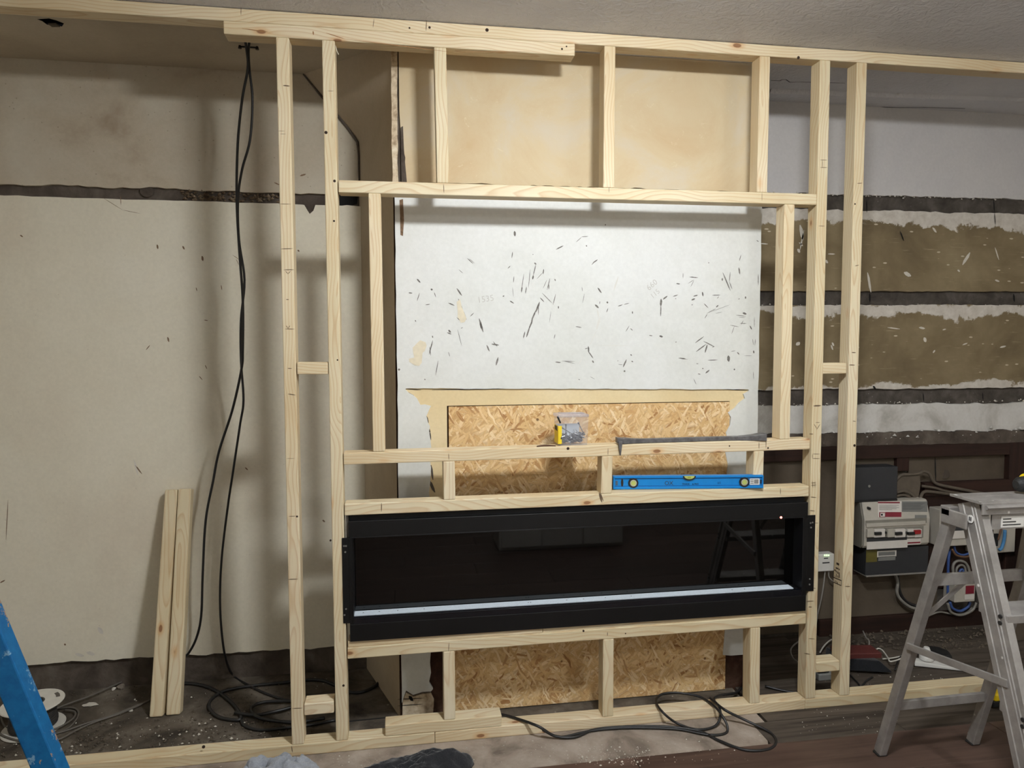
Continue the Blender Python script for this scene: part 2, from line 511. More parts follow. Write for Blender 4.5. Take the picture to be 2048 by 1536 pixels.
# ceiling with a torn hole on the left
c = MB()
hole_px = [(74, 38), (98, 36), (112, 40), (128, 47), (124, 54), (108, 52), (94, 50), (84, 42)]
hole = [onZ(x, y, 2.331) for x, y in hole_px]
XS = .34
c.face([(XL, YF, ZC), (XR, YF, ZC), (XR, .06, ZC), (XL, .06, ZC)])
c.face([(XS, .06, ZC), (XR, .06, ZC), (XR, .7, ceil_z(.7)), (XS, .7, ceil_z(.7))])
CEIL = struct(c.build('ceiling', M_CEIL))
M_CEIL_OLD = mat_plaster('old_bare_ceiling', rgb(166, 153, 133), rgb(182, 170, 150), rgb(190, 180, 162), 1.6, 0.8, 0.15)
c = MB()
ov = [c.bm.verts.new(p) for p in ((XL, .06, ZC), (XS, .06, ZC), (XS, .7, ceil_z(.7)), (XL, .7, ceil_z(.7)))]
hv = [c.bm.verts.new((p.x, p.y, ceil_z(p.y))) for p in hole]
edges = [c.bm.edges.new((ov[i], ov[(i + 1) % 4])) for i in range(4)]
edges += [c.bm.edges.new((hv[i], hv[(i + 1) % len(hv)])) for i in range(len(hv))]
bmesh.ops.triangle_fill(c.bm, edges=edges, use_beauty=True)
c.build('bare_ceiling', M_CEIL_OLD, CEIL)
# the void above the hole, and torn lath hanging in it
c = MB()
hx = [p.x for p in hole]; hy = [p.y for p in hole]
c.box(min(hx) - .03, max(hx) + .03, min(hy) - .03, max(hy) + .03, 2.352, 2.36)
c.build('hole_void', M_BLACKGAP, CEIL)
c = MB()
a = onZ(100, 50, 2.33); b = onZ(116, 50, 2.33)
c.bar(a, b, 0.02, 0.004).build('torn_lath', M_BOARD_GREY, CEIL)
# light ridge and hairline cracks of the old ceiling joint on the right
c = MB()
p0, p1 = onZ(1540, 181, 2.338), onZ(2080, 198, 2.338)
c.prism([(p0.x, p0.y - .012, ceil_z(p0.y) + .001), (p0.x, p0.y + .012, ceil_z(p0.y) + .001), (p0.x, p0.y, ceil_z(p0.y) - .016)], p1 - p0)
c.build('plaster_ridge', M_CEIL, CEIL)
def crack(name, pts_px, zf, w, mat, par):
    c = MB()
    P = [onZ(x, y, zf) for x, y in pts_px]
    P = [Vector((p.x, p.y, ceil_z(p.y) - 0.0006)) for p in P]
    for i in range(len(P) - 1):
        a, b = P[i], P[i + 1]
        d = (b - a); s = Vector((-d.y, d.x, 0)).normalized() * w
        c.face([a - s, a + s, b + s * 0.8, b - s * 0.8])
    return c.build(name, mat, par)
crack('ceiling_crack', [(1542, 162), (1560, 163), (1564, 160), (1572, 160), (1580, 166), (1600, 165), (1640, 166), (1690, 167)], 2.334, 0.002, M_BLACKGAP, CEIL)
crack('ceiling_crack', [(1746, 218), (1764, 215), (1800, 216), (1845, 215), (1882, 216), (1930, 217)], 2.345, 0.003, M_BLACKGAP, CEIL)

# walls of the rest of the room
struct(MB().box(XL - .1, XL, YF, .7, -.05, 2.45).build('wall_left', M_WALL))
struct(MB().box(XR, XR + .1, YF, .7, -.05, 2.45).build('wall_right', M_WALL))
struct(MB().box(XL - .1, XR + .1, YF - .1, YF, -.05, 2.45).build('wall_front', M_WALL))

# ---- floor: slab, hearth concrete, old boards and laminate
FLOOR = struct(MB().box(XL, XR, YF, .7, -.06, -.018).build('floor', M_BLACKGAP))
def wob(p0, p1, step, amp, seed):
    return ragged(p0[0], p0[1], p1[0], p1[1], step, amp, seed)
YL = -0.185
ring = [(XL, YL), (1.54, YL), (1.60, -.06), (1.60, .62), (XL, .62)]
c = MB(); c.prism([(x, y, 0.0) for x, y in [(XL, .03), (1.60, .03), (1.60, .62), (XL, .62)]], (0, 0, -.018))
slab = c.build('concrete_slab', M_CONCRETE, FLOOR)
M_CONC_F = mat_plaster('pale_hearth_concrete', rgb(104, 93, 82), rgb(146, 133, 120), rgb(170, 158, 145), 7.0, 0.9, 0.6, rgb(176, 166, 152), 0.05)
c = MB(); c.prism([(x, y, 0.0) for x, y in [(XL, YL), (1.54, YL), (1.60, -.06), (1.60, .029), (XL, .029)]], (0, 0, -.018))
c.build('hearth_slab', M_CONC_F, FLOOR)
c = MB()
for i, (xa, ya, xb, yb) in enumerate(((.165, .178, .34, .183),)):
    c.prism([(xa, ya, .0008), (xb, yb, .0008), (xb, yb + .006, .0008), (xa, ya + .007, .0008)], (0, 0, -.001))
c.build('floor_gap', M_BLACKGAP, FLOOR)
ys = [YL + .003, -.052, .085, .222, .415, .62]
for i in range(len(ys) - 1):
    y0, y1 = ys[i], ys[i + 1] - .006
    xa0 = 1.552 if i == 0 else 1.612
    xs_ = [xa0, 2.05 + .5 * (i % 2), XR]
    for k in range(2):
        MB().box(xs_[k], xs_[k + 1] - .004, y0, y1, -.018, .002 - .002 * ((i + k) % 2)).build('floorboard', M_BOARDS, FLOOR, center=True)
pw, pl = .19, 1.28
row = 0
y = YL - .002
mesh_cache = {}
while y > YF + .05:
    x = XL + .02 - (row * .41) % pl
    while x < XR:
        x0, x1 = max(x, XL + .005), min(x + pl, XR - .005)
        if x1 - x0 > .05:
            key = round(x1 - x0, 3)
            if key not in mesh_cache:
                o = MB().box(x0, x1 - .0015, y - pw + .0015, y, -.018, .006).build('laminate_plank', M_LAMINATE, FLOOR, bevel=.0012, seg=1, center=True)
                mesh_cache[key] = o
            else:
                o = mesh_cache[key].copy(); COL.objects.link(o)
                o.location = ((x0 + x1 - .0015) / 2, y - pw / 2 + .00075, -.006)
        x += pl
    y -= pw; row += 1

# ---- left alcove wall: dark base, upper and lower plaster with a hacked-out band between
WL = struct(MB().box(XL, .36, .575, .70, -.05, 2.40).build('wall_back_left', M_MORTAR))
yA = .56
low = ragged(XL, 1.905, .26, 1.899, .03, .006, 5)
poly = [(x, yA, z) for x, z in low] + [(.26, yA, 2.352), (XL, yA, 2.352)]
MB().prism(poly, (0, .016, 0)).build('upper_plaster', M_LEFT_UP, WL)
top = ragged(.26, 1.857, .12, 1.857, .02, .005, 6)
xn = onY(620, 405, yA).x
top += [(xn + .02, 1.857), (xn + .012, 1.835), (xn - .002, 1.822), (xn - .012, 1.838), (xn - .022, 1.856)]
top += ragged(xn - .03, 1.857, XL, 1.862, .045, .0025, 7)
bot = ragged(XL, .122, .26, .104, .03, .007, 8)
poly = [(x, yA, z) for x, z in bot] + [(x, yA, z) for x, z in top]
MB().prism(poly, (0, .016, 0)).build('lower_plaster', M_LEFT_LO, WL)
# crumbly rubble in the band
rng = random.Random(3)
c = MB()
xa, xb = onY(365, 390, .57).x, onY(560, 395, .57).x
for i in range(150):
    c.rock((rng.uniform(xa, xb), rng.uniform(.564, .574), rng.uniform(1.862, 1.9)), rng.uniform(.004, .011), rng)
tag(c.build('band_rubble', M_RUBBLE, WL), kind='stuff')
MB().prism([(x, .5725, z) for x, z in ragged(onY(672, 400, .57).x, 1.9, onY(716, 395, .57).x, 1.9, .01, .004, 9)] + [(onY(714, 408, .57).x, .5725, 1.868), (onY(690, 414, .57).x, .5725, 1.852), (onY(668, 412, .57).x, .5725, 1.858)], (0, .004, 0)).build('broken_hollow', M_BLACKGAP, WL)
c = MB()
xr_ = onY(293, 378, .57).x
c.cyl((xr_, .574, 1.893), (xr_, .566, 1.893), .025, .022, 20).build('filler_patch', M_MORTAR, WL)
def wall_marks(name, strokes, Y, mat, par, tapered=True, off=.0006, kind='stuff'):
    c = MB()
    for s in strokes:
        x0, y0, x1, y1 = s[:4]; w = s[4] if len(s) > 4 else 2.0
        a, b = onY(x0, y0, Y - off), onY(x1, y1, Y - off)
        d = b - a
        if d.length < 1e-6: continue
        u = Vector((-d.z, 0, d.x)).normalized() * (w * .5 * (a - CAM).length / F_PX)
        m1 = a + d * .3 + u * .15; m2 = a + d * .72 - u * .1
        u = u * .8
        c.face([a - u * .25, m1 - u, m2 - u * .8, b - u * .2, b + u * .2, m2 + u * .9, m1 + u * .8, a + u * .25])
    o = c.build(name, mat, par)
    if kind: o['kind'] = kind
    return o
M_SCAR = mat_plain('scraped_dark_plaster', rgb(112, 108, 103), 0.9, var=.4, scale=120)
M_CHIP = mat_plain('chipped_brown_plaster', rgb(120, 96, 74), 0.9, var=.3, scale=120)
M_PALECHIP = mat_plain('pale_chip', rgb(206, 200, 188), 0.9, var=.1)
wall_marks('wall_nicks', [(314, 489, 316, 498, 4), (365, 492, 369, 499, 4), (404, 512, 406, 522, 5), (408, 640, 416, 641, 2), (392, 575, 394, 582, 2), (442, 570, 444, 580, 2), (595, 500, 599, 503, 4), (292, 700, 300, 690, 2),
    (335, 674, 338, 684, 4), (40, 470, 46, 474, 3), (16, 1000, 12, 1080, 1.5), (270, 930, 284, 948, 3), (398, 752, 405, 760, 2), (410, 730, 414, 738, 2), (490, 935, 496, 940, 3), (645, 1040, 650, 1044, 4), (10, 1160, 0, 1166, 3), (330, 1145, 336, 1150, 2),
    (465, 510, 480, 520, 1.2), (472, 518, 478, 530, 1.2), (205, 395, 245, 420, 1), (245, 420, 280, 427, 1), (241, 392, 242, 410, 1.4), (128, 1288, 132, 1290, 4), (600, 352, 612, 348, 4), (548, 365, 560, 370, 3)], yA, M_CHIP, WL)
wall_marks('wall_pale_patches', [(150, 1308, 168, 1312, 7), (173, 1305, 190, 1309, 8), (196, 1255, 206, 1268, 9), (268, 920, 276, 950, 5)], yA, M_PALECHIP, WL)

# ---- right alcove wall
WR = struct(MB().box(1.60, XR, .585, .72, -.05, 2.40).build('wall_back_right', M_MORTAR_D))
yR = .57
def strip(name, z0, z1, mat, seed, amp0, amp1, st=.025):
    lo = ragged(1.60, z0, XR, z0 + .012 if z0 > 1.2 else z0 - .01, st, amp0, seed)
    hi = ragged(XR, z1 + (.015 if z1 > 1.2 else -.008), 1.60, z1, st, amp1, seed + 50)
    MB().prism([(x, yR, z) for x, z in lo] + [(x, yR, z) for x, z in hi], (0, .016, 0)).build(name, mat, WR)
strip('upper_plaster', 1.962, 2.352, M_RIGHT_UP, 21, .005, .0)
strip('painted_plaster', 1.543, 1.893, M_OLIVE, 22, .004, .006)
strip('painted_plaster', 1.117, 1.480, M_OLIVE, 23, .005, .005)
strip('stained_plaster', .918, 1.046, M_STAINED, 24, .006, .006)
# rough ledge of mortar over the cupboard opening
c = MB()
lo = ragged(1.66, .868, XR, .852, .03, .003, 31); hi = ragged(XR, .905, 1.66, .926, .03, .009, 32)
c.prism([(x, .548, z) for x, z in lo] + [(x, .548, z) for x, z in hi], (0, .04, 0))
c.build('mortar_ledge', M_MORTAR, WR)
rng = random.Random(12)
c = MB()
for i in range(120):
    c.rock((rng.uniform(1.9, 3.3), rng.uniform(.545, .57), rng.uniform(.885, .925)), rng.uniform(.003, .011), rng)
tag(c.build('ledge_crumbs', M_STAINED, WR), kind='stuff')
# vertical joints of the hacked bands
wall_marks('band_joints', [(1733, 400, 1734, 425, 3), (1987, 398, 1989, 424, 3), (1989, 425, 1991, 450, 2), (1739, 586, 1740, 604, 5), (2027, 588, 2029, 604, 5), (1846, 785, 1848, 805, 3), (1965, 785, 1966, 800, 3), (1800, 462, 1808, 482, 3), (1746, 772, 1752, 779, 5)], yR - .004, M_BLACKGAP, WR)
rng = random.Random(19)
c = MB()
for i in range(260):
    x = rng.uniform(1.68, 3.3); k = rng.random()
    z = 1.962 + (x - 1.6) / 2 * .014 if k < .6 else (1.486 if k < .8 else 1.05)
    c.rock((x, yR + .002, z + rng.gauss(-.002, .003)), rng.uniform(.0015, .0065), rng)
tag(c.build('band_edge_crumbs', M_PALECHIP, WR), kind='stuff')
wall_marks('paint_chips', [(1865, 455, 1873, 465, 5), (1808, 545, 1822, 552, 9), (1836, 430, 1850, 426, 3), (1908, 455, 1914, 465, 5), (1915, 540, 1920, 543, 4), (1990, 560, 1999, 563, 4), (1775, 655, 1800, 658, 3), (1838, 655, 1850, 657, 5), (1848, 675, 1852, 684, 8), (1885, 660, 1892, 658, 3), (1990, 495, 1998, 520, 3), (1940, 505, 1925, 530, 7), (1735, 545, 1742, 585, 6), (1640, 460, 1644, 500, 6), (1520, 487, 1536, 488, 3), (1600, 450, 1606, 480, 9), (1608, 460, 1600, 500, 4), (1598, 485, 1606, 492, 4), (1595, 498, 1600, 505, 7),
    (1656, 508, 1670, 508, 3), (1650, 520, 1656, 526, 6), (1600, 685, 1592, 690, 9), (1595, 630, 1598, 640, 4), (1545, 435, 1550, 445, 7), (1925, 690, 1935, 686, 3), (1870, 700, 1866, 706, 4), (2000, 695, 2012, 692, 4), (1664, 685, 1668, 692, 5), (1662, 690, 1666, 700, 4)], yR, M_PALECHIP, WR)
# cupboard opening below: dark timbers, boards behind
part = lambda x0, y0, x1, y1, Yf, dep, name, mat, par, bev=.0015, cen=True: quadbox(x0, y0, x1, y1, Yf, dep, name, mat, par, bev, cen)
def quadbox(x0, y0, x1, y1, Yf, dep, name, mat, par, bev=.0015, cen=True):
    a, b = onY(x0, y0, Yf), onY(x1, y1, Yf)
    return MB().box(min(a.x, b.x), max(a.x, b.x), Yf, Yf + dep, min(a.z, b.z), max(a.z, b.z)).build(name, mat, par, bevel=bev, seg=1, center=cen)
MB().box(1.70, XR - .01, .552, .60, .80, .866).build('dark_lintel', M_DARKWOOD, WR, bevel=.002, seg=1, center=True)
quadbox(1795, 905, 1818, 942, .556, .035, 'dark_post', M_DARKWOOD_Z, WR)
quadbox(2021, 880, 2046, 1200, .550, .04, 'dark_post', M_DARKWOOD_Z, WR)
quadbox(1522, 908, 1797, 1250, .577, .012, 'back_board', M_BOARD_GREY, WR)
quadbox(1817, 906, 2024, 980, .578, .012, 'back_board', M_BOARD_GREY, WR)
quadbox(1850, 966, 2024, 985, .545, .03, 'dark_shelf', M_DARKWOOD, WR)
quadbox(1698, 985, 2050, 1165, .574, .012, 'meter_board', M_DARKWOOD, WR)
quadbox(1700, 1150, 1872, 1258, .572, .014, 'back_board', M_BOARD_GREY, WR)
quadbox(1640, 1242, 2060, 1270, .552, .022, 'trim_board', M_DARKWOOD, WR)
wall_marks('board_split', [(1870, 912, 1872, 965, 3), (1778, 1190, 1776, 1250, 2)], .576, M_BLACKGAP, WR)
MB().cyl(onY(1888, 948, .5775), onY(1888, 948, .5765), .022, .022, 20).build('damp_patch', mat_plain('damp', rgb(72, 62, 52), .9), WR)
# ================================================================ chimney breast
YB0 = .172
xl, xr = .346, 1.676
WB = MB()
WB.box(.34, 1.665, .187, .60, -.018, 2.345)
WB = struct(WB.build('wall_chimney_breast', M_BRICK))
# splayed left side, corbelled out towards the ceiling
c = MB()
f0, f1, f2 = (.342, .178, -.018), (.342, .178, 2.10), (.342, .178, 2.348)
b0, b1, b2 = (.183, .60, -.018), (.1975, .60, 2.10), (-.035, .60, 2.352)
nz_, ny_ = 90, 10
def side_x(z, t):
    k = .93 * (z - 2.105)
    e = .012
    xb = .197 - (k + math.sqrt(k * k + e * e)) / 2
    return .342 + (xb - .342) * t
grid = []
for i in range(nz_ + 1):
    z = -.018 + (2.352 + .018) * (i / nz_) ** .5
    grid.append([c.bm.verts.new((side_x(z, j / ny_), .178 + (.60 - .178) * j / ny_, z)) for j in range(ny_ + 1)])
for i in range(nz_):
    for j in range(ny_):
        c.bm.faces.new([grid[i][j], grid[i + 1][j], grid[i + 1][j + 1], grid[i][j + 1]])
c.build('side_plaster', M_SIDE, WB, smooth=True)
c = MB()   # dark bead along the corbel edge
c.tube([(side_x(z, .9) - .004, .556, z) for z in (2.346, 2.30, 2.25, 2.2, 2.15, 2.1, 2.05, 1.95, 1.9)], [.003, .004, .005, .005, .005, .005, .004, .003, .003], 6)
c.build('corbel_crack', M_MORTAR, WB)
# upper bare plaster
lowe = ragged(.378, 1.868, 1.676, 1.872, .02, .006, 41)
poly = [(x, YB0, z) for x, z in lowe] + [(1.676, YB0, 2.342), (.366, YB0, 2.342), (.366, YB0, 2.1), (.371, YB0, 2.0), (.384, YB0, 1.95)]
MB().prism(poly, (0, .016, 0)).build('bare_plaster', M_BEIGE, WB)
c = MB()
e1 = ragged(.340, 1.85, .340, 2.342, .02, .002, 42); e2 = ragged(.361, 2.342, .359, 1.85, .02, .003, 43)
c.prism([(x, YB0 - .001, z) for x, z in e1] + [(x, YB0 - .001, z) for x, z in e2], (0, .017, 0))
c.build('crumbled_corner', M_EDGE, WB)
MB().box(.345, .40, .180, .187, 1.84, 2.3).build('render_behind', M_MORTAR, WB)
# white painted plaster with the broken fireplace opening
def py(x, y): p = onY(x, y, YB0); return (p.x, p.z)
inner = [py(811, 779), py(818, 786), py(826, 790), py(834, 797), py(841, 810), py(850, 809), py(862, 812), py(858, 820), py(853, 832), py(856, 845), py(860, 853), py(858, 862), py(861, 880), py(863, 900), py(859, 915), py(862, 935), py(861, 960), py(858, 985)]
inner += [(.468, .60), (.462, .50), (.470, .42), (.463, .36), py(860, 1325), py(862, 1345), py(858, 1365), py(866, 1378)]
left_bottom = [py(862, 1383), py(845, 1384), py(826, 1390), py(812, 1381), (.349, .055)]
right_in = [(1.585, .135), py(1446, 1310), py(1448, 1285), (1.567, .34), (1.572, .5), (1.563, .7), py(1452, 960), py(1456, 930), py(1451, 905), py(1455, 880), py(1452, 865), py(1460, 850), py(1462, 835), py(1456, 825), py(1470, 816), py(1478, 806), py(1490, 797), py(1487, 788), py(1498, 782)]
tope = ragged(*py(1497, 779), *py(812, 777), .02, .0022, 44)
white = [(xl, 1.845)] + ragged(xl, 1.845, 1.676, 1.848, .03, .003, 45)[1:] + ragged(1.676, 1.848, 1.676, .135, .05, .002, 46)[1:] + right_in + tope + inner + left_bottom + ragged(.349, .055, xl, 1.845, .05, .0022, 47)[1:-1]
MB().prism([(x, YB0, z) for x, z in white], (0, .013, 0)).build('white_plaster', M_WHITE_SKIN, WB)
MB().prism([(x, YB0 + .003, z) for x, z in [(.350, .0), py(866, 1432), py(868, 1400), py(862, 1388), py(845, 1389), py(826, 1395), py(812, 1386), (.352, .06)]], (0, .01, 0)).build('lower_render', M_EDGE, WB)
wall_marks('render_joints', [(795, 1399, 850, 1396, 2), (795, 1412, 846, 1408, 2), (800, 1395, 802, 1420, 2), (818, 1392, 826, 1402, 8)], YB0 + .003, M_BLACKGAP, WB)
# timber sheet round the opening and the strand board that closes it
xo0, xo1 = onY(898, 900, .178).x, onY(1458, 850, .178).x
zo = onY(1150, 809, .178).z
MB().box(.355, 1.64, .179, .186, zo + .003, 1.172).build('lintel_sheet', M_SHEET, WB)
MB().box(.355, xo0 - .006, .179, .186, .30, zo + .003).build('jamb_sheet', M_SHEET, WB)
MB().box(xo1 + .002, 1.64, .179, .186, .30, zo + .003).build('jamb_sheet', M_SHEET, WB)
MB().box(xo0, xo1, .175, .186, .004, zo).build('strand_board', M_OSB, WB)
wall_marks('lintel_gap', [(812, 778, 842, 780, 2.4), (864, 780, 1022, 777, 3), (1112, 775, 1150, 775, 1.5), (1154, 777, 1232, 777, 2.6), (1280, 776, 1440, 777, 2), (1420, 776, 1495, 781, 3)], .179, M_MORTAR_D, WB)
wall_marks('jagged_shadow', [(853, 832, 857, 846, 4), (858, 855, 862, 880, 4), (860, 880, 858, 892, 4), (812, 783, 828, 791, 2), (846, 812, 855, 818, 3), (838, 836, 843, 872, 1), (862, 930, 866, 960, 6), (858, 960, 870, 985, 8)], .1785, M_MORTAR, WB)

# scars, scratches and pencil notes on the white plaster
A = lambda L: [(780 + a / 4.8, 460 + b / 4.8, 780 + c_ / 4.8, 460 + d / 4.8, w) for a, b, c_, d, w in L]
B = lambda L: [(1150 + a / 4.518, 440 + b / 4.518, 1150 + c_ / 4.518, 440 + d / 4.518, w) for a, b, c_, d, w in L]
dark = A([(258, 470, 292, 505, 4), (178, 603, 215, 606, 3), (283, 605, 260, 682, 2), (390, 568, 410, 575, 5), (425, 600, 440, 645, 2), (640, 560, 690, 630, 4), (655, 660, 700, 770, 3), (700, 770, 735, 860, 2.5), (855, 850, 895, 980, 5), (862, 890, 890, 960, 6),
    (648, 955, 688, 1110, 1.4), (410, 1060, 375, 1195, 3), (380, 1120, 392, 1205, 2), (405, 1015, 412, 1035, 3), (462, 1255, 438, 1395, 2), (928, 1105, 955, 1165, 4), (1038, 1222, 1018, 1300, 5), (975, 1095, 1045, 1105, 4), (990, 1070, 1030, 1120, 2), (1440, 650, 1480, 690, 2.5), (1460, 605, 1560, 705, 1.6), (1590, 615, 1565, 720, 2), (1436, 690, 1400, 790, 5), (1400, 770, 1355, 880, 4), (1370, 860, 1330, 960, 4), (1340, 930, 1310, 1030, 4), (1425, 720, 1425, 815, 2), (1295, 975, 1280, 1040, 3),
    (742, 272, 800, 325, 2), (760, 275, 812, 320, 1.2), (660, 380, 700, 415, 1.4), (1595, 187, 1665, 150, 3), (1176, 210, 1170, 270, 2.4), (1195, 10, 1200, 60, 6), (1400, 330, 1375, 440, 2.2), (1375, 435, 1370, 475, 4), (1385, 315, 1405, 330, 4), (1285, 420, 1262, 580, 1.6), (1268, 540, 1262, 600, 3), (1345, 380, 1330, 555, 1.5), (1310, 545, 1300, 610, 2.4), (1475, 375, 1470, 425, 3), (1465, 410, 1410, 470, 1.3), (1535, 465, 1508, 575, 2), (1505, 480, 1470, 560, 1.3), (1525, 520, 1525, 570, 2.4), (1190, 445, 1185, 505, 2), (1175, 550, 1186, 640, 1), (1087, 630, 1092, 640, 5), (1150, 680, 1190, 705, 3), (1616, 730, 1618, 755, 3), (1545, 780, 1530, 890, 1), (1585, 1000, 1575, 1045, 1.8), (1587, 1268, 1640, 1272, 3), (1650, 1258, 1776, 1262, 1.4), (1680, 1262, 1776, 1282, 1.2), (85, 1330, 88, 1350, 6), (560, 960, 585, 985, 5), (548, 985, 590, 1000, 3), (770, 830, 805, 795, 2), (560, 700, 620, 725, 3), (330, 1430, 340, 1440, 3), (240, 865, 250, 880, 2.5), (1372, 230, 1373, 240, 2), (1130, 370, 1155, 345, 2), (560, 1170, 575, 1215, 1.4), (340, 720, 385, 712, 2), (1580, 470, 1590, 490, 3), (640, 840, 700, 890, 2), (680, 945, 700, 935, 1.5)])
dark += B([(10, 200, 60, 155, 1.4), (60, 152, 120, 148, 1.6), (100, 228, 108, 240, 3), (160, 390, 205, 357, 3), (150, 405, 175, 380, 1.5), (205, 612, 240, 660, 4), (62, 605, 68, 645, 1.2), (85, 665, 68, 750, 1.2), (180, 765, 215, 795, 5), (225, 735, 222, 760, 1.6), (285, 740, 300, 750, 5), (298, 798, 285, 835, 2), (388, 780, 430, 765, 2.4), (440, 765, 490, 750, 1.6), (518, 825, 520, 848, 3), (5, 962, 60, 972, 2.2), (490, 955, 458, 1010, 1.6), (500, 980, 522, 998, 2), (670, 1042, 700, 1046, 2.4), (762, 1048, 795, 1056, 5), (910, 1100, 915, 1106, 3), (120, 1140, 125, 1200, 4), (122, 1190, 165, 1250, 3), (155, 1270, 170, 1290, 4), (90, 1165, 118, 1155, 2), (465, 1260, 435, 1330, 4), (500, 1215, 515, 1225, 3), (510, 1275, 525, 1282, 3), (385, 1270, 390, 1275, 2.4), (440, 1370, 455, 1362, 5), (390, 1305, 430, 1308, 1.2),
    (795, 718, 835, 686, 4), (778, 712, 776, 780, 6), (776, 770, 774, 870, 3), (976, 480, 976, 525, 1.5), (1035, 515, 1112, 521, 2.6), (1075, 540, 1020, 575, 1.2), (1075, 545, 1045, 605, 1.2), (915, 575, 950, 578, 3), (885, 692, 930, 676, 2.4), (905, 710, 915, 712, 2), (1052, 725, 1085, 710, 4), (1070, 690, 1110, 678, 3), (1150, 650, 1158, 690, 4), (1055, 765, 1062, 768, 3), (1240, 680, 1315, 678, 2), (1285, 710, 1300, 690, 1.4), (1335, 475, 1405, 640, 3), (1402, 470, 1395, 560, 1.8), (1330, 525, 1332, 550, 4), (1395, 560, 1420, 625, 1.8), (1500, 315, 1485, 370, 1.8), (1480, 430, 1490, 490, 4), (1540, 690, 1542, 712, 4), (1475, 715, 1490, 712, 1.6), (1165, 755, 1205, 795, 2.2), (1295, 768, 1275, 790, 3), (1190, 845, 1275, 800, 1.4), (1195, 850, 1172, 890, 1.6), (1230, 830, 1400, 765, .9), (1270, 845, 1330, 830, .9), (1455, 860, 1545, 870, 1.4), (1480, 880, 1540, 882, 1), (1515, 840, 1550, 850, 5), (1490, 935, 1550, 935, 1.6), (1500, 945, 1520, 910, 1.4), (1400, 950, 1480, 965, 1.4), (1440, 960, 1415, 1030, 1.2), (1580, 955, 1598, 990, 3), (1620, 880, 1620, 970, 1.2), (1085, 1112, 1165, 1052, 2.6), (1160, 1095, 1260, 1145, 2.4), (1095, 1190, 1185, 1122, 3), (1195, 1125, 1175, 1200, 4), (1240, 1150, 1260, 1140, 2), (935, 1248, 1000, 1252, 2.4), (960, 1255, 1020, 1258, 1.2), (1200, 1268, 1290, 1264, 2), (1385, 1225, 1390, 1280, 8), (1410, 1190, 1450, 1180, 1.2), (1465, 1195, 1485, 1215, 3), (1530, 1227, 1600, 1227, .9), (1612, 1180, 1618, 1205, 4), (1605, 1075, 1612, 1130, 1.4), (1630, 1075, 1625, 1135, 1.4), (1435, 1345, 1445, 1355, 4), (1180, 1385, 1215, 1355, 4), (1110, 1390, 1135, 1394, 2), (1072, 1435, 1095, 1485, 1.5), (1095, 1298, 1115, 1298, 1.6), (135, 1415, 180, 1438, 1), (1205, 385, 1212, 388, 3), (1150, 1340, 1160, 1345, 3), (270, 42, 280, 45, 4), (1655, 490, 1656, 590, 2), (1640, 185, 1660, 195, 2), (1610, 1370, 1615, 1440, 1.2), (30, 1440, 45, 1444, 2)])
wall_marks('paint_scars', dark, YB0, M_SCAR, WB)
wall_marks('faint_scuffs', B([(350, 640, 392, 510, 4), (225, 880, 195, 990, 6), (200, 810, 215, 880, 4), (195, 1000, 130, 1140, 2), (30, 1310, 80, 1230, 2), (180, 1135, 500, 1135, 1.2), (20, 1490, 20, 1340, 1.4)]) , YB0, mat_plain('pale_scuff', rgb(208, 206, 198), .7, var=.05), WB)
def blob(name, pts, Y, mat, par, off=.0008):
    MB().prism([onY(x, y, Y - off) for x, y in pts], (0, off * 1.5, 0)).build(name, mat, par)
M_CREAMCHIP = mat_plain('cream_undercoat', rgb(216, 206, 182), .8, var=.06, scale=60)
blob('flaked_patch', [(780 + a / 4.8, 460 + b / 4.8) for a, b in [(290, 1058), (342, 1078), (352, 1110), (335, 1160), (312, 1180), (305, 1275), (280, 1305), (240, 1300), (185, 1265), (182, 1235), (232, 1225), (222, 1170), (218, 1130), (260, 1085)]], YB0, M_CREAMCHIP, WB)
blob('flaked_patch', [(780 + a / 4.8, 460 + b / 4.8) for a, b in [(640, 690), (672, 665), (690, 740), (715, 800), (735, 850), (715, 885), (680, 890), (665, 860), (650, 840), (650, 780)]], YB0, M_CREAMCHIP, WB)
blob('edge_scar', [(799, 400), (806, 398), (808, 440), (806, 472), (801, 470), (800, 430)], YB0, M_CHIP, WB)
blob('edge_scar', [(801, 255), (806, 252), (808, 300), (812, 345), (814, 366), (803, 366), (802, 310)], YB0, M_MORTAR, WB)
M_PENCIL_L = mat_plain('faint_pencil', rgb(190, 188, 182), .7, var=.05)
M_PENCIL = mat_plain('pencil_line', rgb(104, 84, 62), .7, var=.2)
def wall_text(s, x, y, size, ang):
    p = onY(x, y, YB0 - .0004)
    text_mesh('pencil_note', s, size, M_PENCIL_L, WB, p, (math.pi / 2, -ang, 0), .0001)
wall_text('1535', 955, 606, .030, .15)
wall_text('660', 1298, 582, .030, .7)
wall_text('115', 1305, 598, .026, .7)

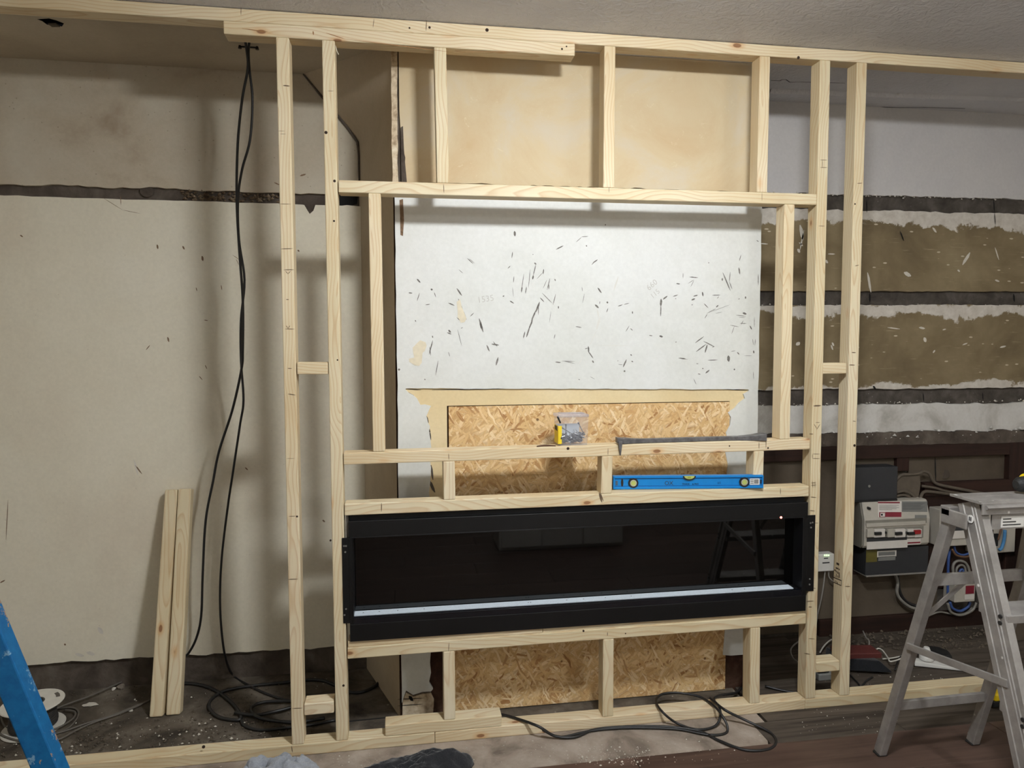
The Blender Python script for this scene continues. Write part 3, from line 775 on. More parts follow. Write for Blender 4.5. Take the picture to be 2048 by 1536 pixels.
# ================================================================ timber stud frame
W, D, H = .038, .056, 2.3227
FR = thing('timber_stud_frame', (.9, .03, 0), 'pale new pine stud frame standing across the chimney breast from floor to ceiling', 'stud frame')
def timber(name, x0, x1, z0, z1, mat_axis, y0=0.0, y1=D, bev=.003):
    return MB().box(x0, x1, y0, y1, z0, z1).build(name, mat_pine(mat_axis), FR, bevel=bev, center=True)
def upright(name, pt, pb, z0=None, z1=None, w=W, y0=0.0, y1=D):
    a, b = onY(*pt), onY(*pb)
    zt = a.z if z1 is None else z1
    zb = b.z if z0 is None else z0
    q = []
    for xx, zz in ((b.x, zb), (a.x, zt)):
        q += [(xx, y0, zz), (xx + w, y0, zz), (xx + w, y1, zz), (xx, y1, zz)]
    c = MB(); c.hull8(q)
    return c.build(name, mat_pine('z'), FR, bevel=.003, center=True)
def rail(name, pl, pr, w=W, dx0=0.0, dx1=0.0, y0=0.0, y1=D, bottom=True):
    """pl, pr: pixels of the lower-left and lower-right front corners"""
    a, b = onY(*pl), onY(*pr)
    a.x += dx0; b.x += dx1
    q = [(a.x, y0, a.z), (b.x, y0, b.z), (b.x, y1, b.z), (a.x, y1, a.z), (a.x, y0, a.z + w), (b.x, y0, b.z + w), (b.x, y1, b.z + w), (a.x, y1, a.z + w)]
    c = MB(); c.hull8(q)
    return c.build(name, mat_pine('x'), FR, bevel=.003, center=True), a, b
TP = timber('top_plate', -1.40, 3.50, H - W, H, 'x')
xb0, xb1 = onY(446.5, 48).x, onY(1150, 100).x
TP2 = timber('doubled_top_plate', xb0, xb1, H - 2 * W, H - W, 'x')
xj0, xj1 = onY(870, 1472).x, onY(1611, 1409).x
BP = timber('bottom_plate', -1.40, xj0 - .0008, 0, W, 'x')
timber('bottom_plate', xj0, xj1 - .0008, 0, W, 'x')
timber('bottom_plate', xj1, 3.50, 0, W, 'x')
xk0, xk1 = onY(770, 1455).x, onY(1003.5, 1440).x
PK = timber('packing_block', xk0, xk1, W, 2 * W, 'x')
t1, t2 = H - W, H - 2 * W
SA = upright('stud', (551.5, 70.5), (583.5, 1489), W, t2)
SB = upright('stud', (643.5, 78.3), (672, 1478.5), W, t2)
SC = upright('stud', (1641, 120.5), (1611.3, 1399), W, t1)
SD = upright('stud', (1714.5, 125), (1679.6, 1393.8), W, t1)
H1, h1a, h1b = rail('rail', (677, 384.7), (1633.5, 410))
H2, h2a, h2b = rail('rail', (687, 929.8), (1619.8, 898.7))
H3, h3a, h3b = rail('rail', (689, 1031.5), (1617.8, 992.9))
H4, h4a, h4b = rail('rail', (695, 1318.5), (1612, 1247.9))
def zr(a, b, x): return a.z + (b.z - a.z) * (x - a.x) / (b.x - a.x)
def short(name, pt, pb, lo=None, hi=None):
    xm = onY(*pb).x + .02
    return upright(name, pt, pb, zr(*lo, xm) + W if lo else None, zr(*hi, xm) if hi else None)
R1, R2_, R3, R4 = (h1a, h1b), (h2a, h2b), (h3a, h3b), (h4a, h4b)
xm = onY(874, 363).x; upright('stud', (868, 95), (874, 363), zr(*R1, xm) + W, t2)
xm = onY(1206.5, 373).x; upright('stud', (1208.8, 91.7), (1206.5, 373), zr(*R1, xm) + W, t1)
xm = onY(1514, 382).x; upright('stud', (1519.9, 114.3), (1514, 382), zr(*R1, xm) + W, t1)
short('stud', (736.4, 386), (745.8, 903), R2_, R1)
short('stud', (1569.4, 410), (1560, 878), R2_, R1)
short('stud', (886, 922.8), (887.5, 997.5), R3, R2_)
short('stud', (1204, 912), (1202, 984), R3, R2_)
short('stud', (1508, 906), (1506, 976), R3, R2_)
xm = onY(888, 1433).x + .02; upright('stud', (886.4, 1304), (888, 1433), 2 * W, zr(*R4, xm))
xm = onY(1206, 1278).x + .02; upright('stud', (1206.4, 1278), (1205.4, 1431.7), W, zr(*R4, xm))
xm = onY(1501, 1256).x + .02; upright('stud', (1501, 1255.8), (1499.9, 1408.4), W, zr(*R4, xm))
def noggin(pl, pr):
    rail('noggin', pl, pr)
noggin((594, 748.8), (656, 748.8))
noggin((608.2, 1431.5), (668, 1426))
noggin((1645.6, 748), (1692.8, 747.2))
noggin((1632, 1345.6), (1679.4, 1341.6))
# packer strips under the fire
xs0 = h4a.x + .002
xs1, xs2 = onY(1086, 1262).x, h4b.x - .002
for (xa, xb, hh, yf) in ((xs0, xs1 - .0015, .020, .001), (xs1, xs2, .017, .003)):
    za, zb = zr(*R4, xa) + W, zr(*R4, xb) + W
    q = [(xa, yf, za), (xb, yf, zb), (xb, D, zb), (xa, D, za), (xa, yf, za + hh), (xb, yf, zb + hh - .003), (xb, D, zb + hh - .003), (xa, D, za + hh)]
    c = MB(); c.hull8(q); c.build('packer_strip', mat_pine('x'), FR, bevel=.0012, seg=1, center=True)
# pencil marks on the timbers
def marks(par, strokes, Y=0.0, mat=None):
    wall_marks('pencil_mark', strokes, Y, mat or M_PENCIL, par, off=.0005, kind='stuff')
marks(SA, [(566, 171, 580, 172, 3), (558, 408, 582, 408, 1.4), (561, 498, 586, 497, 2), (567, 540, 588, 539, 2), (571, 542, 576, 548, 1.6), (581, 542, 576, 548, 1.6), (572, 599, 578, 599, 2), (570, 658, 589, 658, 2), (572, 651, 576, 657, 1.6), (580, 651, 576, 657, 1.6), (575, 737, 584, 737, 2), (576, 788, 591, 790, 2.4), (573, 917, 590, 917, 1), (577, 1033, 592, 1032, 1.6), (576, 1159, 596, 1158, 2), (584, 1417, 605, 1416, 1.6), (556, 262, 570, 262, 1), (560, 268, 572, 268, 1)])
marks(SB, [(655, 182, 668, 182, 1)])
marks(TP, [(482, 10, 482, 30, 1.4), (748, 38, 746, 55, 1.4), (853, 40, 852, 62, 2)])
marks(TP2, [(446 + 180, 62, 446 + 181, 70, 3), (484, 57, 536, 64, 2), (652, 66, 690, 78, 2), (690, 78, 900, 104, 1.6), (900, 104, 1060, 103, 1.2)], mat=mat_plain('grain_split', rgb(150, 108, 66), .7))
marks(H1, [(887, 368, 888, 386, 1.8), (1218, 373, 1218, 385, 1.2), (1524, 385, 1524, 402, 1.2)])
marks(H2, [(897, 907, 898, 920, 1.6), (1216, 896, 1216, 911, 1.6), (1518, 884, 1518, 898, 1.8), (1532, 880, 1532, 898, 1.4)])
marks(H3, [(763, 1006, 763, 1023, 2.4), (1198, 985, 1204, 1005, 5), (1200, 985, 1207, 1003, 3), (1561, 976, 1561, 989, 1.6)])
marks(H4, [(898, 1285, 897, 1303, 1.6), (1215, 1264, 1215, 1272, 1.8)])
marks(BP, [(583, 1492, 585, 1505, 2)])
marks(SC, [(1612, 1203, 1628, 1202, 2), (1617, 1214, 1624, 1214, 2.4), (1619, 1021, 1630, 1022, 2), (1629, 1046, 1637, 1046, 1.4), (1624, 1176, 1632, 1177, 1.4), (1618, 868, 1627, 868, 2), (1627, 812, 1642, 811, 4), (1622, 966, 1632, 965, 1.6), (1622, 971, 1633, 970, 1.6), (1625, 962, 1626, 976, 1.4), (1630, 962, 1630, 976, 1.4), (1621, 994, 1633, 995, 2), (1631, 845, 1640, 845, 1.4), (1628, 848, 1634, 858, 1.6), (1640, 848, 1633, 860, 1.6), (1625, 908, 1640, 908, 1.4), (1625, 908, 1625, 917, 1.4), (1625, 917, 1640, 917, 1.4), (1617, 1277, 1630, 1278, 1.6), (1608, 1306, 1621, 1309, 2), (1640, 320, 1655, 320, 1.4), (1640, 335, 1655, 335, 1.4), (1645, 320, 1645, 336, 1.2), (1637, 452, 1650, 452, 1.4)])
marks(SD, [(1703, 705, 1712, 705, 2.4), (1698, 730, 1710, 730, 2.4), (1690, 1173, 1701, 1173, 2), (1714, 367, 1725, 366, 1.6), (1710, 532, 1718, 530, 1.6), (1705, 842, 1712, 843, 1.6)])
# grade stamp on the inner face of the right-hand stud
M_INK = mat_plain('stamp_ink', rgb(60, 46, 38), .7, var=.3)
sx = onY(1670, 1165, .03).x
xd = SD.matrix_world.translation.x if False else None
def on_stud_face(px, py_):            # left face of the right-hand stud
    a, b = onY(1714.5, 125), onY(1679.6, 1393.8)
    p = onX(px, py_, (a.x + b.x) / 2)
    t = (p.z - b.z) / (a.z - b.z)
    return onX(px, py_, b.x + (a.x - b.x) * t - .0006)
def ink(strokes):
    c = MB()
    for x0, y0, x1, y1, w in strokes:
        a, b = on_stud_face(x0, y0), on_stud_face(x1, y1)
        d = b - a; u = Vector((0, -d.z, d.y)).normalized() * w * .5 / 600
        c.face([a - u, b - u, b + u, a + u])
    return tag(c.build('grade_stamp', M_INK, SD), kind='stuff')
K = lambda L: [(1640 + a / 10.975, 1060 + b / 10.975, 1640 + c_ / 10.975, 1060 + d / 10.975, w) for a, b, c_, d, w in L]
ink(K([(278, 1030, 470, 1110, 2), (278, 1135, 465, 1220, 1.6), (278, 1030, 278, 1135, 1.2), (468, 1110, 465, 1220, 1.2), (315, 880, 345, 885, 3), (330, 1000, 335, 1030, 2), (355, 960, 370, 1040, 2), (385, 910, 395, 960, 3), (420, 930, 425, 1050, 3), (345, 830, 400, 850, 3), (390, 1000, 400, 1050, 2), (410, 850, 430, 880, 3), (360, 730, 420, 760, 5), (350, 890, 360, 930, 3)]))
p = on_stud_face(1640 + 318 / 10.975, 1060 + 1150 / 10.975)
text_mesh('grade_stamp_text', 'C24', .012, M_INK, SD, p, (math.pi / 2, 0, -math.pi / 2), .0001).scale = (1, 1, 1)
# screw holes, a nail and a scrap of string
M_HOLE = mat_plain('screw_hole', rgb(46, 30, 18), .9)
def holes(par, L, Y=0.0):
    c = MB()
    for x, y, r in L:
        p = onY(x, y, Y)
        c.cyl(p + Vector((0, -.0004, 0)), p + Vector((0, .002, 0)), r / 610, r / 610, 10)
    tag(c.build('screw_hole', M_HOLE, par), kind='stuff')
holes(SA, [(594, 1033, 2)])
holes(SB, [(652, 265, 3), (668, 442, 2), (687, 1371, 2.4), (661, 1081, 2), (675, 720, 1.6), (669, 362, 2.6)])
holes(H2, [(1136, 897, 3), (1459, 892, 1.6), (1536, 896, 2)])
holes(H4, [(1167, 1262, 2.2), (1251, 1267, 1.4)])
holes(TP, [(974, 60, 3.4), (859, 55, 2.4), (819, 56, 1.8), (1597, 115, 3)])
holes(TP2, [(1124, 98, 2), (1133, 93, 1.6)])
holes(SD, [(1709, 891, 3), (1710, 408, 1.8)])
holes(BP, [(407, 1494, 3)], 0)
MB().tube([onY(671, 92, .01), onY(674, 103, .0), onY(677, 109, -.004)], .0016, 6).build('string_end', mat_plain('string', rgb(200, 190, 170), .9), SB)
# ================================================================ ceiling lamp (just above the top of the picture)
M_BULB = NT('lit_bulb'); M_BULB.b.inputs['Emission Color'].default_value = (.95, .98, 1.0, 1); M_BULB.b.inputs['Emission Strength'].default_value = LAMP_STRENGTH
M_BULB = M_BULB.fin((.9, .9, .9, 1), .4)
M_WPLAST = mat_plain('white_plastic', rgb(214, 212, 206), .4, var=.04)
M_BULB2 = M_BULB.copy(); M_BULB2.name = 'lit_opal_back'
for nd in M_BULB2.node_tree.nodes:
    if nd.type == 'BSDF_PRINCIPLED': nd.inputs['Emission Strength'].default_value = LAMP2_STRENGTH
for pos, mb_, lab in ((LAMP, M_BULB, 'round white opal lamp fixed flat to the ceiling in front of the frame'), (LAMP2, M_BULB2, 'round white opal lamp on the ceiling further back in the room')):
    L = thing('ceiling_lamp', (pos.x, pos.y, ZC), lab, 'lamp', 'ceiling lamps')
    MB().lathe([(0, -.0005), (.118, -.0005), (.118, -.010), (.112, -.014), (0, -.014)], (pos.x, pos.y, ZC), 40).build('lamp_base', M_WPLAST, L)
    MB().lathe([(0, -.0145), (.100, -.0145), (.106, -.026), (.104, -.056), (.088, -.076), (0, -.084)], (pos.x, pos.y, ZC), 40).build('opal_diffuser', mb_, L, smooth=True)

# ================================================================ electric fire
M_BLACK = mat_plain('matt_black_steel', rgb(7, 7, 8), .45, 0.0, .4, var=.1, scale=8)
M_BLACK_E = mat_plain('black_steel_edge', rgb(16, 16, 18), .35, 0.0, .5)
def mat_glass_black():
    n = NT('black_mirror_glass')
    n.b.inputs['Coat Weight'].default_value = 0.3
    return n.fin(rgb(3, 3, 3), .03, 0.0, .5)
M_FGLASS = mat_glass_black()
M_CRYSTAL = mat_plain('pale_crystal_strip', rgb(206, 216, 224), .5, var=.08, scale=200, bump=.3)
M_SCREW = mat_plain('zinc_screw', rgb(190, 190, 186), .3, .9)
fx0, fx1 = h4a.x + .010, h4b.x - .006
fz0 = zr(*R4, fx0) + W + .021
fz1 = h3a.z - .004
FI = thing('electric_fire', ((fx0 + fx1) / 2, .05, fz0), 'wide black glass-fronted electric fire mounted in the lower middle of the timber frame', 'electric fire')
yf = -.006
MB().box(fx0 + .002, fx1, .060, .15, fz0 + .01, fz1).build('casing', M_BLACK, FI, bevel=.001, seg=1)
MB().box(fx0 + .002, fx1, .016, .060, onY(699, 1060, .016).z, fz1).build('casing_top', M_BLACK, FI, bevel=.001, seg=1)
zt_a = onY(699, 1043, yf).z; zt_b = onY(699, 1075, yf).z
MB().box(fx0, fx1, yf, .02, zt_b, zt_a).build('top_panel', M_BLACK, FI, bevel=.0015)
MB().box(fx0 + .004, fx1 - .004, yf - .001, .02, zt_b - .003, zt_b + .0005).build('top_panel_lip', M_BLACK_E, FI, bevel=.0005, seg=1)
zl = onY(706, 1249, yf).z
MB().box(fx0, fx1, yf, .02, fz0, zl).build('bottom_panel', M_BLACK, FI, bevel=.0015)
yg = .052
wz0, wz1 = zl, zt_b - .004
wx0, wx1 = onY(705, 1150, yf).x, onY(1607, 1100, yf).x
# window frame liners
MB().box(fx0, wx0, yf, .02, wz0, wz1).build('side_panel', M_BLACK, FI, bevel=.001, seg=1)
MB().box(wx1, fx1, yf, .02, wz0, wz1).build('side_panel', M_BLACK, FI, bevel=.001, seg=1)
MB().box(wx1 - .004, wx1, yf, yg, wz0, wz1).build('window_liner', M_BLACK_E, FI)
MB().box(wx0, wx0 + .002, yf, yg, wz0, wz1).build('window_liner', M_BLACK_E, FI)
MB().box(wx0, wx1, yf + .001, .012, wz0, wz0 + .020).build('ledge_lip', mat_plain('gloss_black_lip', rgb(16, 17, 22), .12, 0, .6, var=.02), FI, bevel=.001, seg=1)
MB().box(wx0, wx1, .012, yg, wz0, wz0 + .0195).build('ledge', M_BLACK, FI)
MB().box(wx0 + .002, wx1 - .024, .013, yg - .004, wz0 + .0195, wz0 + .0225).build('crystal_strip', M_CRYSTAL, FI)
c = MB()
rng = random.Random(9)
for i in range(12):
    x = rng.uniform(wx0 + .02, wx1 - .05); c.cyl((x, .03, wz0 + .0225), (x, .03, wz0 + .0232), .0018, .0018, 8)
tag(c.build('strip_fixing', M_BLACK, FI), kind='stuff')
MB().box(wx0, wx1, yg, yg + .004, wz0, wz1 + .004).build('glass', M_FGLASS, FI)
lp = onY(1562, 1035, yf)
MB().cyl(lp + Vector((0, .002, 0)), lp + Vector((0, -.001, 0)), .0045, .004, 14).build('indicator_light', mat_plain('red_led', (1, .25, .2, 1), .4, emit=(1, .22, .16, 1), estr=3.0), FI)
# mounting flanges screwed to the studs
for (xa, ya, xb, yb, sc) in ((683.5, 1076, 706, 1246, [(688, 1092), (692, 1092), (690.5, 1104), (692, 1218), (689, 1230)]), (1606, 1031, 1627.5, 1182, [(1621, 1046), (1625, 1045), (1622, 1055), (1619.5, 1158), (1619, 1169)])):
    a, b = onY(xa, ya, -.003), onY(xb, yb, -.003)
    fl = MB().box(a.x, b.x, -.0035, -.0005, b.z, a.z).build('mounting_flange', M_BLACK, FI, bevel=.0012, seg=1)
    for x, y in sc:
        p = onY(x, y, -.0035)
        MB().cyl(p + Vector((0, .001, 0)), p + Vector((0, -.0018, 0)), .0034, .0026, 10).build('screw', M_SCREW, fl, center=True)
# maker's line of lettering above the glass
p = onY(1062, 1068, yf - .002)
c = MB()
for i, w_ in enumerate((.012, .010, .014, .012)):
    c.box(p.x + i * .018, p.x + i * .018 + w_, yg - .0008, yg - .0003, wz1 - .006, wz1 - .0035)
c.build('lettering', mat_plain('grey_print', rgb(130, 130, 128), .5), FI)
MB().box(h4a.x + .001, fx0 - .001, .022, .10, fz0 + .05, fz1).build('side_steel', mat_plain('grey_steel', rgb(120, 116, 112), .4, .3), FI)

# ================================================================ spirit level on the rail above the fire
M_BLUE = mat_plain('blue_anodised', rgb(20, 132, 208), .35, .25, .5, var=.04)
M_BLUE_D = mat_plain('blue_groove', rgb(10, 86, 148), .4, .2)
M_RUB = mat_plain('black_rubber', rgb(20, 20, 20), .6)
M_VIAL = mat_plain('vial_green', rgb(176, 186, 104), .2, var=.05)
M_SILV = mat_plain('silver_ring', rgb(206, 204, 194), .3, .6)
def rail_hit(px, py_):            # point of a pixel on the sloping top of the rail
    z = .81
    for _ in range(6):
        p = onZ(px, py_, z); z = zr(*R3, p.x) + W
    return p
lA = rail_hit(1226.5, 979.5); lB = onY(1527, 977.5, -.014)
lB.z = zr(*R3, lB.x) + W
lvec = lB - lA
LL, hh, dd = lvec.length, .046, .023
LV = thing('spirit_level', (0, 0, 0), 'blue spirit level lying along the rail above the black fire', 'spirit level')
def fx(px): return (px - 1226.5) / 300.5 * LL
def lvbox(xa, xb, ya, yb, za, zb, name, mat, par, bev=.0012):
    return MB().box(xa, xb, ya, yb, za, zb).build(name, mat, par, bevel=bev, seg=1)
lvbox(.004, LL - .004, .004, dd - .004, .002, hh - .002, 'body', M_BLUE, LV)
lvbox(.004, LL - .004, 0, dd, 0, .009, 'flange', M_BLUE, LV)
lvbox(.004, LL - .004, 0, dd, hh - .008, hh, 'flange', M_BLUE, LV)
lvbox(.004, LL - .004, .0035, .006, hh - .011, hh - .0075, 'groove', M_BLUE_D, LV, 0)
lvbox(.004, LL - .004, .0035, .006, .0085, .0115, 'groove', M_BLUE_D, LV, 0)
lvbox(0, .005, 0, dd, 0, hh, 'end_cap', M_BLUE, LV)
lvbox(LL - .005, LL, 0, dd, 0, hh, 'end_cap', M_BLUE, LV)
def disc(x, z, rr, y0_, y1_, mat, name, par):
    return MB().cyl((x, y0_, z), (x, y1_, z), rr, rr, 28).build(name, mat, par)
for px in (1266.5, 1488.5):
    v = disc(fx(px), .022, .0175, -.0008, .006, M_RUB, 'plumb_vial', LV)
    disc(fx(px), .022, .0115, -.0014, .005, M_SILV, 'vial_ring', v)
    disc(fx(px), .022, .0085, -.002, .005, M_VIAL, 'vial_glass', v)
xc = fx(1378)
v = MB().prism([(xc + .023 * math.cos(t), -.0008, hh - .001 - .015 * math.sin(t)) for t in [math.pi * k / 14 for k in range(15)]], (0, .02, 0)).build('level_vial', M_RUB, LV)
MB().prism([(xc + .018 * math.cos(t), -.0016, hh - .0005 - .011 * math.sin(t)) for t in [math.pi * k / 14 for k in range(15)]], (0, .02, 0)).build('vial_glass', M_VIAL, v)
MB().box(xc - .006, xc + .005, -.0022, 0, hh - .008, hh - .003).build('vial_bubble', mat_plain('bubble', rgb(150, 158, 70), .2), v)
MB().prism([(fx(1244.5) + .0042 * math.cos(t), .0025, .023 + .014 * math.sin(t)) for t in [2 * math.pi * k / 20 for k in range(20)]], (0, .004, 0)).build('hand_hole', M_RUB, LV)
MB().box(fx(1233.5) - .004, fx(1233.5) + .004, .003, .006, .014, .030).build('end_slot', mat_plain('slot', rgb(64, 82, 96), .5), LV)
xa, xb = fx(1500), fx(1519.5)
lab = MB().box(xa, xb, .0030, .0045, .012, .034).build('barcode_label', mat_plain('label_white', rgb(214, 212, 206), .6, var=.03), LV)
c = MB()
for i in range(9):
    xx = xa + (xb - xa) * (.45 + .05 * i); c.box(xx, xx + .001, .0026, .0030, .016, .031)
for i in range(3): c.box(xa + .002, xa + .013, .0026, .0030, .016 + i * .006, .018 + i * .006)
tag(c.build('label_print', M_RUB, lab), kind='stuff')
MB().box(fx(1522) - .002, fx(1522) + .002, .0016, .006, .016, .030).build('end_slot', M_RUB, LV)
M_LOGO = mat_plain('grey_logo', rgb(48, 62, 78), .5)
M_TXT = mat_plain('black_print', rgb(14, 20, 30), .5)
def lv_text(s, px, z, size, m):
    text_mesh('lettering', s, size, m, LV, (fx(px), .0035, z), (math.pi / 2, 0, 0), .0004)
lv_text('OX', 1329, .0135, .020, M_LOGO)
lv_text('TRADE', 1364, .0135, .0085, M_TXT)
lv_text('& PRO', 1384.5, .0135, .008, M_TXT)
lv_text('60', 1435, .016, .012, M_BLUE_D)
LV.rotation_euler = (0, -math.atan2(lvec.z, math.hypot(lvec.x, lvec.y)), math.atan2(lvec.y, lvec.x))
LV.location = lA + Vector((0, 0, .0008))

# ================================================================ pry bar on the rail
M_IRON = mat_plain('worn_grey_steel', rgb(104, 102, 102), .4, .4, .5, var=.35, scale=60, bump=.2)
zr2 = lambda x: zr(*R2_, x) + W
PB = None
c = MB()
pts = []
def barsec(x, zc, w_y, h):   # one cross section
    return [(x, .014 - w_y / 2, zc - h / 2), (x, .014 + w_y / 2, zc - h / 2), (x, .014 + w_y / 2, zc + h / 2), (x, .014 - w_y / 2, zc + h / 2)]
xa, xb = onY(1240, 880, .014).x, onY(1528, 868, .014).x
secs = [(0.0, .016, .030, .012), (.03, .013, .03, .017), (.08, .0115, .022, .014), (.14, .0105, .016, .012), (.3, .010, .015, .012), (.55, .010, .015, .012), (.72, .0095, .016, .0115), (.82, .010, .024, .009), (.92, .016, .034, .0075), (1.0, .021, .042, .006)]
rings = []
for t, dz, wy, h in secs:
    x = xa + (xb - xa) * t
    rings.append([c.bm.verts.new(q) for q in barsec(x, zr2(x) + .001 + (h + .003) / 2 + (.005 if t > .95 else .002 if t > .9 else 0), wy, h + .003 + (.017 if t > .95 else .008 if t > .9 else .003 if t > .8 else 0))])
for A_, B_ in zip(rings, rings[1:]):
    for k in range(4): c.bm.faces.new([A_[k], A_[(k + 1) % 4], B_[(k + 1) % 4], B_[k]])
c.bm.faces.new(rings[0][::-1]); c.bm.faces.new(rings[-1])
PBo = thing('pry_bar', ((xa + xb) / 2, .014, zr2(xa)), 'dark steel pry bar lying on the middle rail, claw hooked over its edge', 'pry bar')
c.build('shank', M_IRON, PBo, bevel=.0015, seg=2)
c = MB()
p = onY(1240, 882, -.004)
c.hull8([(p.x - .010, -.006, zr2(p.x) + .004), (p.x + .012, -.006, zr2(p.x) + .004), (p.x + .012, .018, zr2(p.x) + .006), (p.x - .010, .018, zr2(p.x) + .006),
         (p.x - .010, -.006, zr2(p.x) + .024), (p.x + .012, -.006, zr2(p.x) + .022), (p.x + .012, .018, zr2(p.x) + .022), (p.x - .010, .018, zr2(p.x) + .024)])
c.build('claw_head', M_IRON, PBo, bevel=.002)
c = MB()
z0 = zr2(p.x)
c.hull8([(p.x - .001, -.010, z0 - .036), (p.x + .002, -.010, z0 - .036), (p.x + .002, -.007, z0 - .036), (p.x - .001, -.007, z0 - .036),
         (p.x - .008, -.012, z0 + .012), (p.x + .007, -.012, z0 + .012), (p.x + .007, -.004, z0 + .012), (p.x - .008, -.004, z0 + .012)])
c.build('claw', M_IRON, PBo, bevel=.0008, seg=1)

# ================================================================ tub of screws
def mat_clear(name, col=(1, 1, 1, 1), ior=1.3, rough=.08, alpha=.16):
    n = NT(name)
    tr = n.n('ShaderNodeBsdfTransparent'); tr.inputs[0].default_value = (.96, .97, 1, 1)
    mx = n.n('ShaderNodeMixShader'); mx.inputs[0].default_value = alpha
    n.l(tr.outputs[0], mx.inputs[1]); n.l(n.b.outputs[0], mx.inputs[2]); n.l(mx.outputs[0], n.out.inputs[0])
    return n.fin(col, rough, 0, .5)
M_TUB = mat_clear('clear_plastic', rgb(206, 208, 222), 1.3, .15, .14)
M_LID = mat_clear('clear_lid', rgb(190, 194, 210), 1.3, .2, .32)
xa, xb = onY(1117, 885, .006).x, onY(1177, 880, .006).x
zb = zr2(xa) + .0012
ht = .094
ty0, ty1 = .006, .075
TB = thing('screw_tub', ((xa + xb) / 2, .04, zb), 'clear plastic tub of screws with a yellow label on the middle rail', 'tub')
def tubwall(xa0, xb0, xa1, xb1, za, zb_, ya0, yb0, ya1, yb1, t, name, mat):
    c = MB()
    lo = [(xa0, ya0), (xb0, ya0), (xb0, yb0), (xa0, yb0)]; hi = [(xa1, ya1), (xb1, ya1), (xb1, yb1), (xa1, yb1)]
    for i in range(4):
        j = (i + 1) % 4
        c.face([(*lo[i], za), (*lo[j], za), (*hi[j], zb_), (*hi[i], zb_)])
    c.face([(*q, za) for q in lo])
    return c.build(name, mat, TB)
tubwall(xa + .004, xb - .004, xa, xb, zb, zb + ht, ty0 + .003, ty1 - .003, ty0, ty1, .001, 'tub_body', M_TUB)
MB().box(xa - .004, xb + .001, ty0 - .003, ty1 + .002, zb + ht, zb + ht + .010).build('lid', M_LID, TB, bevel=.003)
MB().box(xa + .01, xb - .01, ty0 + .01, ty1 - .01, zb + ht + .010, zb + ht + .012).build('lid_panel', M_LID, TB, bevel=.001, seg=1)
# inner white card and side label
MB().box(xa + .006, xb - .016, ty1 - .006, ty1 - .005, zb + .012, zb + .066).build('paper_card', mat_plain('white_card', rgb(226, 230, 230), .7, var=.02), TB)
M_YEL = mat_plain('yellow_label', rgb(232, 202, 40), .5, var=.05)
lab = MB().box(xa - .0015, xa - .0003, ty0 + .002, ty1 - .012, zb + .006, zb + .066).build('side_label', M_YEL, TB)
MB().prism([(xa - .0019, ty0 + .01, zb + .048), (xa - .0019, ty1 - .02, zb + .05), (xa - .0019, ty1 - .02, zb + .064), (xa - .0019, ty0 + .016, zb + .064)], (.0005, 0, 0)).build('label_print', M_RUB, lab)
MB().box(xa - .001, xa + .011, ty0 - .0012, ty0 - .0004, zb + .006, zb + .066).build('side_label', M_YEL, TB)
MB().prism([(xa + .006, ty0 - .0018, zb + .022), (xa + .0108, ty0 - .0018, zb + .022), (xa + .0108, ty0 - .0018, zb + .034)], (0, .0005, 0)).build('label_print', M_RUB, lab)
c = MB(); c.bar((xa - .003, ty0 + .002, zb + ht + .004), (xa + .006, ty0 - .004, zb + ht - .018), .004, .006).build('handle', M_RUB, TB, bevel=.001, seg=1)
c.bm if False else None
# the screws inside
M_ZINC = mat_plain('zinc', rgb(150, 150, 146), .35, .7, .5, var=.25, scale=150)
rng = random.Random(77)
c = MB()
def screw(c, p, d, Ln, r):
    d = Vector(d).normalized(); p = Vector(p)
    c.tube([p, p + d * Ln * .12, p + d * Ln * .13, p + d * Ln * .92, p + d * Ln], [r * 2.1, r * 1.2, r, r * .85, r * .1], 6)
for i in range(330):
    x = rng.uniform(xa + .008, xb - .010); y = rng.uniform(ty0 + .007, ty1 - .010)
    zmax = .030 + .006 * math.sin(x * 80) - .010 * (x < xa + .02)
    z = zb + .004 + rng.random() ** .8 * zmax
    d = Vector((rng.uniform(-1, 1), rng.uniform(-1, 1), rng.uniform(-.5, .5)))
    Ln = .016
    e = Vector((x, y, z)) + d.normalized() * Ln
    if xa + .006 < e.x < xb - .006 and ty0 + .005 < e.y < ty1 - .007 and e.z > zb + .003:
        screw(c, (x, y, z), d, Ln, .0016)
tag(c.build('screws', M_ZINC, TB), kind='stuff')
c = MB()
screw(c, (xa + .032, ty0 + .03, zb + .068), (.03, .1, -1), .045, .0018)
c.build('long_screw', M_ZINC, TB)
c = MB(); screw(c, (xb - .028, ty0 + .03, zb + .073), (.5, 0, -1), .05, .0018); c.build('long_screw', M_ZINC, TB)
c = MB(); screw(c, (xa + .012, ty0 + .006, zb + .060), (1, 0, -.62), .085, .0018); c.build('long_screw', M_ZINC, TB)
# thin brown sliver lying by the tub
p0, p1 = onY(1074, 889, -.002), onY(1112, 889, -.002)
c = MB()
n_ = 12
top_, bot_ = [], []
for k in range(n_ + 1):
    t = k / n_; x = p0.x + (p1.x - p0.x) * t
    b_ = .022 * math.sin(math.pi * t)
    top_.append((x, .004 + b_, zr2(x) + .0035)); bot_.append((x, .001 + b_ * .12, zr2(x) + .0035))
c.prism(top_ + bot_[::-1], (0, 0, -.003))
tag(c.build('bark_sliver', mat_plain('dark_bark', rgb(74, 46, 28), .7, var=.3), None), 'thin dark brown curved sliver lying in front of the screw tub', 'wood sliver')

